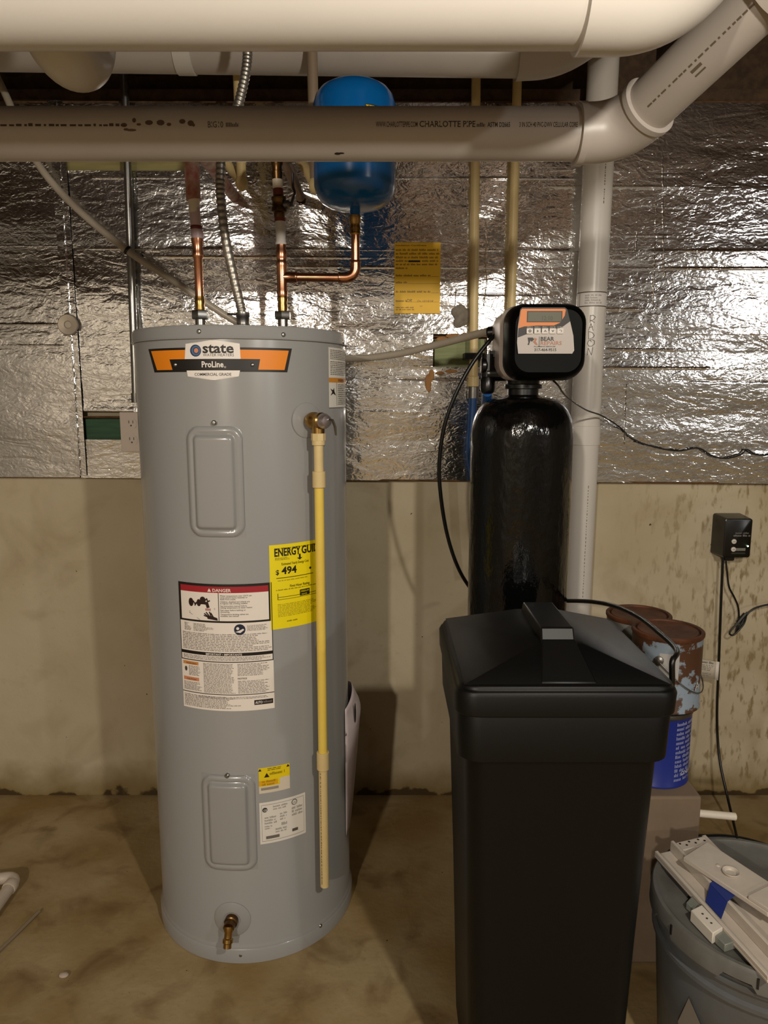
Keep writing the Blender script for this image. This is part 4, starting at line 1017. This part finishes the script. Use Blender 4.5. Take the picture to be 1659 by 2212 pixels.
fl.text('317-464-9515', X_(1156), Y__(758.5), .0090, '1d1917', 3, width=X_(1202)-X_(1156), bold=.012)
fl.poly([(X_(1141), Y__(729)), (X_(1152), Y__(729)), (X_(1155), Y__(733)), (X_(1150), Y__(738)), (X_(1147), Y__(735)), (X_(1145), Y__(742)), (X_(1144), Y__(744.5)), (X_(1141), Y__(744.5)), (X_(1143), Y__(740))], '1d1917', 3)
fl.poly([(X_(1155), Y__(729)), (X_(1161), Y__(732)), (X_(1158), Y__(737)), (X_(1163), Y__(745)), (X_(1159), Y__(745)), (X_(1152), Y__(738)), (X_(1156), Y__(735))], 'b06f55', 3)
fl.text('B', X_(1143), Y__(745), .004, '1d1917', 4); 
panel = link('face_panel', fl.mb, sf, label='orange, black and grey face panel with display')
icons = ('clock', '»', '^', 'v', 'back')
for k in range(5):
    xk0, xk1 = X_(1138+k*16), X_(1151.5+k*16); zk0, zk1 = Y__(721), Y__(709)
    mb = MB(); mb.loft([[(pl_+(xk0+xk1)/2+p[0], y_, pb_+(zk0+zk1)/2+p[1]) for p in rrect((xk1-xk0)/2*s_, (zk1-zk0)/2*s_, .0015, 3)] for y_, s_ in ((fy-.004, .9), (fy-.0035, 1), (fy, 1))], flat('e2dbd4'))
    lk = Lab(wallmap(pl_+(xk0+xk1)/2, fy-.0041, pb_+(zk0+zk1)/2), step=.05, lift=.0002); gk = '4a4441'
    if k == 0: lk.disc(0, 0, .0035, gk, 1, 12); lk.disc(0, 0, .0022, '9a928c', 2, 12)
    elif k == 1: lk.text('»', 0, -.0022, .009, gk, 1, align='c', bold=.03)
    elif k == 2: lk.poly([(-.0035, -.002), (-.001, -.002), (0, .0008), (.001, -.002), (.0035, -.002), (0, .003)], gk, 1)
    elif k == 3: lk.poly([(-.0035, .002), (0, -.003), (.0035, .002), (.001, .002), (0, -.0008), (-.001, .002)], gk, 1)
    else: lk.stroke([(-.003, .0015), (.001, .0022), (.0028, 0), (.001, -.0025)], .001, gk, 1)
    link('button', merge(mb, lk.mb), panel)
    lk2 = Lab(wallmap(pl_, fy, pb_), step=.05, lift=.00035); lk2.greek(xk0+.001, Y__(708), xk1-.001, Y__(704.5), 1, 'b9b1aa', 4, 0, seed=k); link('caption', lk2.mb, panel)
# bypass fittings on the left of the head
bp = MB()
c1 = Vector(P(1054, 790, 1.86))
bp.cyl(c1+Vector((-.004, 0, -.02)), c1+Vector((.045, 0, -.02)), .018, BLACKS); bp.cyl(c1+Vector((0, 0, -.028)), c1+Vector((0, 0, .028)), .0165, BLACKS, 20)
bp.lathe([(.017, 0), (.020, .003), (.020, .012), (.016, .015)], c1+Vector((-.018, -.002, 0)), (1, 0, 0), BLACKS, 24)
bp.lathe([(.0135, 0), (.0175, .004), (.019, .012), (.019, .034), (.0155, .040), (.0155, .052)], c1+Vector((.0, 0, -.068)), (0, 0, 1), BLACKS, 10)
bp.box((c1.x+.002, c1.y-.012, c1.z+.02), (c1.x+.022, c1.y+.02, c1.z+.036), BLACKS)
link('bypass_valve', bp, sf, bevel=.001)
mb = MB(); mb.tube(spline([(c1.x, c1.y, c1.z-.066), (c1.x+.005, c1.y+.06, c1.z-.10), (c1.x+.005, 1.99, c1.z-.13), (c1.x, 2.12, c1.z-.2)], 8), .012, BLUEP, 14); link('blue_connection', mb, sf)
mb = MB(); mb.lathe([(.016, 0), (.016, .03), (.012, .034)], Vector(P(1068, 713, 1.91))+Vector((.015, 0, -.004)), (-1, .3, -.08), BLACKS, 16); link('drain_fitting', mb, sf)
# hoses
bh = [P(px, py, Y_) for px, py, Y_ in ((1072, 722, 1.87), (1056, 738, 1.86), (1020, 785, 1.85), (985, 850, 1.85), (960, 920, 1.86), (949, 1000, 1.88), (952, 1070, 1.90), (965, 1150, 1.93), (985, 1215, 1.95), (1010, 1262, 1.97), (1050, 1310, 2.0))]
link('brine_hose', MB().tube(spline(bh, 8), .0052, BLACKR, 12), label='black hose looping out left of the softener tank', cat='hose')
bt = [P(px, py, Y_) for px, py, Y_ in ((1150, 1300, 2.0), (1222, 1298, 1.92), (1280, 1300, 1.82), (1330, 1310, 1.72), (1380, 1333, 1.60), (1430, 1372, 1.46), (1462, 1405, 1.36))]
bt += [(.545, 1.32, .90), (.55, 1.33, .84), (.53, 1.34, .80), (.485, 1.34, .79)]
link('brine_line', MB().tube(spline(bt, 8), .0055, BLACKR, 12), label='black tube arching over the right corner of the brine tank lid', cat='hose')
wr = [P(px, py, Y_) for px, py, Y_ in ((1195, 822, 1.80), (1206, 833, 1.82), (1225, 858, 1.9), (1265, 885, 2.1), (1300, 898, 2.24), (1335, 920, 2.345), (1370, 950, 2.35), (1420, 967, 2.35), (1465, 974, 2.35), (1500, 968, 2.35), (1515, 970, 2.35), (1540, 985, 2.35), (1570, 990, 2.35), (1600, 982, 2.35), (1613, 971, 2.35), (1630, 980, 2.35), (1659, 982, 2.35), (1720, 960, 2.35), (1800, 930, 2.35))]
link('power_cord', MB().tube(spline(wr, 8), .0024, BLACKR, 8), label='thin black power cord sagging across the foil right of the softener', cat='cord')

# ================================================================== brine tank
BX, BY = .3125, 1.365
br_ = thing('brine_tank', (BX, BY, 0), 'square matte black brine tank with peaked lid in the foreground', 'brine tank')
def bring(z, hx, hy, rad): return [(BX+p[0], BY+p[1], z) for p in rrect(hx, hy, rad, 8)]
link('tank_body', MB().loft([bring(0, .140, .150, .03), bring(.006, .146, .156, .035), (bring(.40, .158, .168, .04)), bring(.770, .172, .182, .045), bring(.780, .1735, .1835, .045)], BLACKM), br_)
link('tank_collar', MB().loft([bring(.770, .1735, .1835, .04), bring(.776, .1845, .1935, .042), bring(.858, .1875, .1965, .042), bring(.861, .186, .195, .04)], BLACKM), br_)
ld = MB(); ld.loft([bring(.858, .186, .195, .04), bring(.861, .1915, .2005, .04), bring(.896, .1925, .2015, .038), bring(.904, .1890, .1980, .036), bring(.905, .1860, .1950, .034), bring(.912, .1835, .1925, .032), bring(.9135, .1800, .1890, .030)], BLACKM)
hx_, hy_ = .178, .187; zr0, zr1 = .9125, .962; ty0, ty1 = BY-.115, BY+.095; tx = .040
base = [(BX-hx_, BY-hy_, zr0), (BX+hx_, BY-hy_, zr0), (BX+hx_, BY+hy_, zr0), (BX-hx_, BY+hy_, zr0)]
topq = [(BX-tx, ty0, zr1), (BX+tx, ty0, zr1), (BX+tx, ty1, zr1), (BX-tx, ty1, zr1)]
ld.hexa(base, topq, BLACKM)
lid = link('lid', ld, br_, bevel=.0025)
hb = MB(); hb.hexa([(BX-.031, BY-.118, .94), (BX+.031, BY-.118, .94), (BX+.031, BY+.10, .94), (BX-.031, BY+.10, .94)],
                   [(BX-.030, BY-.095, .985), (BX+.030, BY-.095, .985), (BX+.030, BY+.075, .983), (BX-.030, BY+.075, .983)], BLACKM)
hb.hexa([(BX-.048, BY-.185, .905), (BX+.052, BY-.185, .905), (BX+.031, BY-.10, .93), (BX-.031, BY-.10, .93)],
        [(BX-.046, BY-.184, .916), (BX+.050, BY-.184, .916), (BX+.031, BY-.108, .968), (BX-.031, BY-.108, .968)], BLACKM)
link('lid_handle', hb, lid, bevel=.003)

# ================================================================== right-hand clutter
# grey-brown box, paint cans
bxz = .45
t = thing('cardboard_box', (.66, 1.79, 0), 'tall grey-brown box carrying the stacked paint cans', 'box')
link('carton', MB().box((.52, 1.62, 0), (.762, 2.0, bxz-.002), CARD), t, bevel=.006)
def paint_can(x, y, z, mbody, lab, r_=.0825, h_=.188, lidm=RUST, text=None, handle=True, openlid=True):
    t = thing('paint_can', (x, y, z), lab, 'paint can', 'paint cans stacked on the box')
    b = MB(); b.lathe([(r_, 0), (r_+.0015, .001), (r_+.0015, .005), (r_, .007), (r_, h_-.012), (r_+.001, h_-.010)], (x, y, z), (0, 0, 1), mbody, 48)
    if text:
        f = Lab(cylmap(x, y, r_, text[1], z), step=.006, lift=.0004); text[0](f); merge(b, f.mb)
    link('body', b, t)
    rm = MB(); rm.lathe([(r_+.001, h_-.012), (r_+.003, h_-.008), (r_+.003, h_-.002), (r_+.001, h_), (r_-.006, h_-.001), (r_-.008, h_-.008)], (x, y, z), (0, 0, 1), lidm, 48, cap=False)
    link('rim', rm, t)
    link('lid', MB().lathe([(r_-.009, h_-.006), (r_-.012, h_-.002), (r_-.016, h_-.004), (.001, h_-.005)], (x, y, z), (0, 0, 1), lidm, 40), t)
    if handle:
        e = Vector((x-r_*.55, y-r_*.87, z+h_*.70)); n_ = Vector((-.55, -.87, 0))
        er = MB(); er.lathe([(.011, -.002), (.011, .003), (.006, .006), (.006, .009), (.001, .010)], e, n_, STEELD, 16); link('handle_ear', er, t)
        pts = [e+n_*.006]+[Vector((x+(r_+.006)*cos(a), y+(r_+.006)*sin(a), z+h_*.70-.085*sin(k/9*pi))) for k, a in [(k, radians(238)+radians(165)*k/9) for k in range(1, 10)]]
        link('wire_handle', MB().tube(spline(pts, 4), .0014, STEELD, 6), t)
    return t
BL = mat('blue_grey_rusty_label', '8593a0', .5, color2='4f3220', vscale=13)
_m['blue_grey_rusty_label'].node_tree.nodes['Color Ramp'].color_ramp.elements[0].position = .51; _m['blue_grey_rusty_label'].node_tree.nodes['Color Ramp'].color_ramp.elements[1].position = .54
def t1(f): f.text('A', .02, .055, .03, 'c9c4bc', 2); f.greek(.045, .03, .08, .08, 3, 'b9b4ac', 2); f.rect(-.075, .085, -.03, .15, 'a8a6a2', 1)
paint_can(.70, 1.735, .642, BL, 'rusty open-topped paint can with pale blue label beside the tank lid', text=(t1, .35))
def t2(f):
    f.greek(.0, .015, .09, .17, 13, '9aa0c4', 2, .4); f.text('ONE COAT', .02, .03, .016, 'd5d8e2', 3); f.rect(.06, .07, .066, .14, 'd5d8e2', 3)
paint_can(.685, 1.735, .450, mat('deep_blue_label', '1b2b80', .35), 'blue-labelled paint can under the rusty one', text=(t2, .25), lidm=STEELD, handle=False)
paint_can(.69, 1.912, .450, mat('grey_can', '85847f', .45), 'plain grey paint can at the back of the box, lower of its pair', handle=False)
paint_can(.69, 1.912, .640, mat('grey_can', '85847f', .45), 'rusty-rimmed paint can behind the blue-grey one', handle=False, h_=.175)
# white stub pipe through the box side
a = Vector(P(1510, 1752, 1.70)); a.x = .763; b = Vector(P(1588, 1764, 1.70))
t = thing('stub_pipe', a, 'short white plastic pipe poking out of the grey-brown box', 'pipe')
link('pipe', MB().cyl(a-Vector((.03, 0, 0)), b, .0095, mat('bright_pvc', 'e6dccb', .4)), t)
mb = MB(); mb.lathe([(.013, -.006), (.013, .004)], a, b-a, STEELD, 16); link('collar', mb, t)
mb = MB(); dd2 = (b-a).normalized(); mb.lathe([(.0062, 0), (.0062, .0008)], b, dd2, flat('2a2018'), 14); link('bore', mb, t)

# pump alarm on the wall
AY = 2.31
xl, _, zt1 = P(1568, 1120, AY); xr1, _, zb1_ = P(1613, 1205, AY)
t = thing('pump_alarm', ((xl+xr1)/2, WY, zb1_), 'small black alarm box on the bare wall with two round white buttons', 'alarm')
cx_, cz_ = (xl+xr1)/2+.005, (zt1+zb1_)/2; w2, h2 = (xr1-xl)/2+.006, (zt1-zb1_)/2
def aring(y, k): return [(cx_+p[0]*k, y, cz_+p[1]*k) for p in rrect(w2, h2, .008, 4)]
link('housing', MB().loft([aring(AY, .93), aring(AY+.002, .985), aring(AY+.010, 1.0), aring(WY-.006, 1.06), aring(WY-.001, 1.06)], BLACKS), t)
al = Lab(wallmap(cx_-w2, AY-.0005, cz_-h2), step=.05, lift=.0003); W2, H2 = 2*w2, 2*h2
al.greek(.40*W2, .60*H2, .92*W2, .66*H2, 1, '77746e', 1, 0, seed=1); al.greek(.33*W2, .53*H2, .95*W2, .60*H2, 1, '8a8780', 1, 0, seed=2)
al.rect(.45*W2, .18*H2, .80*W2, .25*H2, '77776c', 1); al.rect(.3*W2, .10*H2, .8*W2, .14*H2, '2a2b22', 1); al.disc(.62*W2, .74*H2, .004, '3a3a3a', 1)
link('face_print', al.mb, t)
for kz in (.42, .22):
    mb = MB(); mb.lathe([(.0078, 0), (.0078, .003), (.0065, .004)], (cx_-w2+.36*W2, AY, cz_-h2+kz*H2), (0, -1, 0), flat('d0c9bf'), 20)
    mb.box((cx_-w2+.36*W2-.004, AY-.0043, cz_-h2+kz*H2-.0006), (cx_-w2+.36*W2+.004, AY-.004, cz_-h2+kz*H2+.0006), flat('5a524a')); link('button', mb, t)
mb = MB(); mb.sphere((cx_-w2+.88*W2, AY-.001, cz_-h2+.30*H2), .0022, mat('led_on', 'd8ffd0', .4, emit=5), 8); link('indicator_lamp', mb, t)
link('plug_base', MB().box((cx_-.022, WY-.05, cz_-h2-.018), (cx_+.012, WY-.02, cz_-h2+.004), BLACKS), t, bevel=.003)
# sensor cable with tag, and the looped cord
cb = [P(px, py, Y_) for px, py, Y_ in ((1562, 1205, 2.34), (1561, 1222, 2.34), (1558, 1290, 2.34), (1555, 1370, 2.34), (1552, 1450, 2.34), (1549, 1530, 2.33), (1550, 1590, 2.32), (1556, 1650, 2.29), (1570, 1715, 2.24), (1584, 1775, 2.17))]+[PZ(1597, 1830, .006), PZ(1606, 1862, .006), PZ(1640, 1900, .006)]
link('sensor_cable', MB().tube(spline(cb, 8), .0042, BLACKR, 10), label='straight black sensor cable dropping from the alarm to the floor', cat='cable')
a, b = P(1506, 1462, 2.33), P(1555, 1422, 2.33)
tg = Lab(lambda u, v, h: (a[0]+u, 2.332-h+.004*sin(u*40), a[2]+v-.16*u), step=.008, lift=.0003); tw, th_ = b[0]-a[0], (b[2]-a[2])*.95
TG = 'c8bfae'
tg.rect(0, 0, tw-.008, th_, TG, 1); tg.rect(tw-.010, -.002, tw+.001, th_+.001, 'e8e0d2', 3)
tg.greek(.004, th_*.78, tw-.012, th_*.95, 1, '3a342c', 2, .1, seed=2); tg.greek(.016, th_*.4, tw-.014, th_*.76, 4, '6a6256', 2, .3, seed=3); tg.greek(.01, th_*.08, tw-.02, th_*.3, 2, '8a8274', 2, .3, seed=4)
tg.disc(.011, th_*.62, .004, '4a443c', 2)
link('cable_tag', tg.mb, label='small white printed tag wrapped on the sensor cable', cat='tag', solid=.0006)
lc = [P(px, py, 2.345) for px, py in ((1568, 1212), (1571, 1240), (1575, 1268), (1586, 1290), (1594, 1310), (1596, 1335), (1591, 1360), (1590, 1368), (1600, 1350), (1612, 1330), (1625, 1317), (1645, 1309), (1680, 1302), (1730, 1290))]
mb = MB().tube(spline(lc, 6), .0032, BLACKR, 8)
lp_ = [P(px, py, 2.335) for px, py in ((1588, 1350), (1598, 1340), (1612, 1325), (1608, 1345), (1597, 1360), (1584, 1372), (1576, 1368), (1584, 1356), (1598, 1344), (1615, 1322))]
mb.tube(spline(lp_, 6), .003, BLACKR, 8); mb.tube([P(1594, 1345, 2.335), P(1602, 1335, 2.335), P(1610, 1326, 2.335)], .007, BLACKR, 8)
link('looped_cord', mb, label='black cord bundled in a small loop right of the alarm box', cat='cord')
# black hose on the floor
fh = [PZ(px, py, .010) for px, py in ((1440, 1800), (1512, 1808), (1560, 1808), (1610, 1815), (1659, 1830), (1720, 1855), (1800, 1900))]
link('floor_hose', MB().tube(spline(fh, 6), .009, BLACKR, 12), label='black hose lying on the floor behind the grey bucket', cat='hose')

# grey bucket with lid
KX, KY, KR, KZ = .760, 1.315, .2065, .40
bk = thing('plastic_bucket', (KX, KY, 0), 'large grey lidded plastic bucket at the lower right', 'bucket')
link('bucket_wall', MB().lathe([(KR*.86, 0), (KR*.87, .004), (KR*.97, .30), (KR*.975, .315), (KR*1.01, .318), (KR*1.01, .326), (KR*.975, .330), (KR*.98, .350), (KR*1.01, .352), (KR*1.01, .358), (KR*.98, .361), (KR*.985, .392)], (KX, KY, 0), (0, 0, 1), GREYPL, 72), bk)
# lid with a notched skirt
n = 144; rings = []
def lidr(r, z, notch=False):
    out = []
    for k in range(n):
        a = 2*pi*k/n; zz2 = z
        if notch: zz2 = z-(.014 if (k % 18) > 5 else 0)
        out.append((KX+r*cos(a), KY+r*sin(a), zz2))
    return out
LG = mat('grey_lid_plastic', '6e6d68', .5, color2='55534e', vscale=10)
lm = MB().loft([lidr(KR*.995, .380, True), lidr(KR*1.045, .378, True), lidr(KR*1.04, .398), lidr(KR*1.02, .404), lidr(KR*.985, .404), lidr(KR*.96, .399), lidr(KR*.93, .398), lidr(KR*.90, .396), lidr(KR*.3, .396), lidr(KR*.01, .396)], LG)
lidb = link('lid', lm, bk)
for k in range(8):
    a = 2*pi*(k*18+6)/n; c = Vector((KX+KR*1.047*cos(a), KY+KR*1.047*sin(a), .375)); tdir = Vector((-sin(a), cos(a), 0)); nd = Vector((cos(a), sin(a), 0))
    s0 = MB(); q_ = [c+tdir*sx*.002+nd*(sy*.0012) for sx, sy in ((-1, -1), (1, -1), (1, 1), (-1, 1))]
    s0.hexa(q_, [p+Vector((0, 0, .020)) for p in q_], flat('1c1a17')); link('tear_slot', s0, lidb)
lb = Lab(cylmap(KX, KY, KR*.93, -1.05, 0), step=.01, lift=.004)
lb.poly([(-.03, .20), (.0, .13), (.03, .17), (.03, .215), (-.01, .27)], '7b746a', 3)
link('worn_sticker', lb.mb, bk, label='worn pale sticker')
# white channel, cover strip, tape and connector lying on the lid
LZ = .4065
def quadbox(name, parent, pts, z0, z1, m, bevel=.0015, **kw):
    bot = [(p[0], p[1], z0) for p in pts]; tp2 = [(p[0], p[1], z1) for p in pts]
    return link(name, MB().hexa(bot, tp2, m), parent, bevel=bevel, **kw)
A0, A1, A2, A3 = [PZ(px, py, LZ+.012) for px, py in ((1414, 1840), (1659, 2112), (1740, 2040), (1523, 1815))]
t = thing('trim_channel', A0[:2]+(LZ,), 'long white plastic channel lying across the grey bucket lid', 'plastic channel')
def lerp(a, b, k): return tuple(a[i]+(b[i]-a[i])*k for i in range(2))
quadbox('base_strip', t, [A0, A1, A2, A3], LZ, LZ+.006, WHITEPL)
def strip(k0, k1): return [lerp(A0, A3, k0), lerp(A1, A2, k0), lerp(A1, A2, k1), lerp(A0, A3, k1)]
quadbox('flange', t, strip(0, .06), LZ+.006, LZ+.014, WHITEPL); quadbox('flange', t, strip(.30, .36), LZ+.006, LZ+.030, WHITEPL); quadbox('flange', t, strip(.92, 1), LZ+.006, LZ+.026, WHITEPL)
quadbox('end_block', t, [lerp(lerp(A0, A1, .02), lerp(A3, A2, .02), .36), lerp(lerp(A0, A1, .10), lerp(A3, A2, .10), .36), lerp(lerp(A0, A1, .10), lerp(A3, A2, .10), .93), lerp(lerp(A0, A1, .02), lerp(A3, A2, .02), .93)], LZ+.006, LZ+.028, WHITEPL)
hm = MB()
for k in range(6):
    q = lerp(lerp(A0, A1, .04+.025*(k % 2)), lerp(A3, A2, .04+.025*(k % 2)), .42+.09*k); hm.lathe([(.0026, 0), (.0026, .0006)], (q[0], q[1], LZ+.028), (0, 0, 1), flat('221c16'), 10)
link('screw_hole', hm, t, kind='stuff')
B0, B1, B2, B3 = [PZ(px, py, LZ+.045) for px, py in ((1476, 1848), (1659, 1968), (1720, 1940), (1528, 1815))]
t2_ = thing('cover_strip', B0[:2]+(LZ+.030,), 'white plastic cover strip resting on top of the channel', 'plastic strip')
quadbox('strip', t2_, [B0, B1, B2, B3], LZ+.032, LZ+.042, WHITEPL)
q = lerp(lerp(B0, B1, .45), lerp(B3, B2, .45), .45); mb = MB(); mb.lathe([(.012, 0), (.016, .004), (.016, .006), (.011, .003), (.010, .001)], (q[0], q[1], LZ+.042), (0, 0, 1), WHITEPL, 24)
q = lerp(lerp(B0, B1, .30), lerp(B3, B2, .30), .45); mb.sphere((q[0], q[1], LZ+.042), .005, WHITEPL, 8, (1, 1, .4)); link('boss', mb, t2_)
quadbox('end_plate', t2_, [lerp(B0, B1, .78), lerp(B0, B1, 1.1), lerp(B3, B2, 1.1), lerp(B3, B2, .78)], LZ+.042, LZ+.050, WHITEPL)
TB = mat('blue_tape', '22347e', .6, bump=.2, bscale=30)
def on(k, s_): return lerp(lerp(A0, A1, k), lerp(A3, A2, k), s_)
tpm = MB(); tq = [on(.42, .28), on(.58, .28), on(.52, 1.03), on(.36, 1.03)]
tpm.hexa([(p[0], p[1], LZ+.0305) for p in tq], [(p[0], p[1], LZ+.0315) for p in tq], TB)
tq = [on(.46, .12), on(.60, .12), on(.58, .29), on(.42, .29)]
tpm.hexa([(p[0], p[1], LZ+.0075+.023*(i > 1)) for i, p in enumerate(tq)], [(p[0], p[1], LZ+.0085+.023*(i > 1)) for i, p in enumerate(tq)], TB)
link('tape_strip', tpm, label='torn blue tape wrapped around the white channel', cat='tape')
# small connector block beside the channel
C0, C1, C2, C3 = [PZ(px, py, LZ+.015) for px, py in ((1492, 1966), (1540, 2016), (1562, 2003), (1516, 1954))]
t = thing('connector_block', C0[:2]+(LZ-.006,), 'white wiring connector block on the bucket lid in front of the channel', 'connector')
quadbox('block', t, [C0, C1, C2, C3], LZ-.008, LZ+.015, mat('bright_white_plastic', 'e0d8ca', .4))
hm = MB()
for k in (.3, .5, .7):
    q = lerp(lerp(C0, C1, k), lerp(C3, C2, k), .5); hm.lathe([(.0022, 0), (.0022, .0006)], (q[0], q[1], LZ+.015), (0, 0, 1), flat('4a4238'), 8)
link('terminal', hm, t)
D0, D1, D2, D3 = [PZ(px, py, LZ+.005) for px, py in ((1482, 1950), (1498, 1964), (1512, 1950), (1495, 1936))]
quadbox('clear_end', t, [D0, D1, D2, D3], LZ-.008, LZ+.006, mat('smoky_plastic', '7f827a', .2))
D0, D1, D2, D3 = [PZ(px, py, LZ+.005) for px, py in ((1545, 2024), (1566, 2044), (1596, 2034), (1566, 2006))]
quadbox('clear_end', t, [D0, D1, D2, D3], LZ-.008, LZ+.008, mat('smoky_plastic', '7f827a', .2))

# ================================================================== left floor bits
e0, e1, e2_ = PZ(-50, 1905, .019), PZ(36, 1890, .019), PZ(-60, 2030, .019)
e1 = PZ(38, 1893, .019)
t = thing('pipe_offcut', PZ(10, 1900, 0), 'white plastic pipe elbow offcut lying on the floor at the left edge', 'pipe offcut')
WPV = mat('dusty_white_pvc', 'cdbfae', .45, var=.15, vscale=25)
link('elbow', MB().tube(elbow(e0, e1, e2_, .035, 10), .0165, WPV, 20), t)
mb = MB(); vv_ = (Vector(e2_)-Vector(e1)).normalized(); mb.lathe([(.0185, -.012), (.0195, -.010), (.0195, .010), (.0185, .012)], Vector(e1)+vv_*.045, vv_, WPV, 20); link('socket', mb, t)
s_ = [PZ(px, py, .006) for px, py in ((-40, 2095), (0, 2052), (35, 2018), (85, 1968))]
link('tube_offcut', MB().tube(spline(s_, 5), .0045, mat('hazy_tube', '8a7a64', .3), 10), label='thin clear tube offcut on the floor at the lower left', cat='tube')
x, y, z = PZ(138, 2110, .0)
mb = MB(); mb.sphere((x, y, .005), .009, mat('white_debris', 'b9a898', .8), 8, (1.3, 1, .55)); link('debris_lump', mb, label='small white lump of debris on the floor at the lower left', cat='debris')
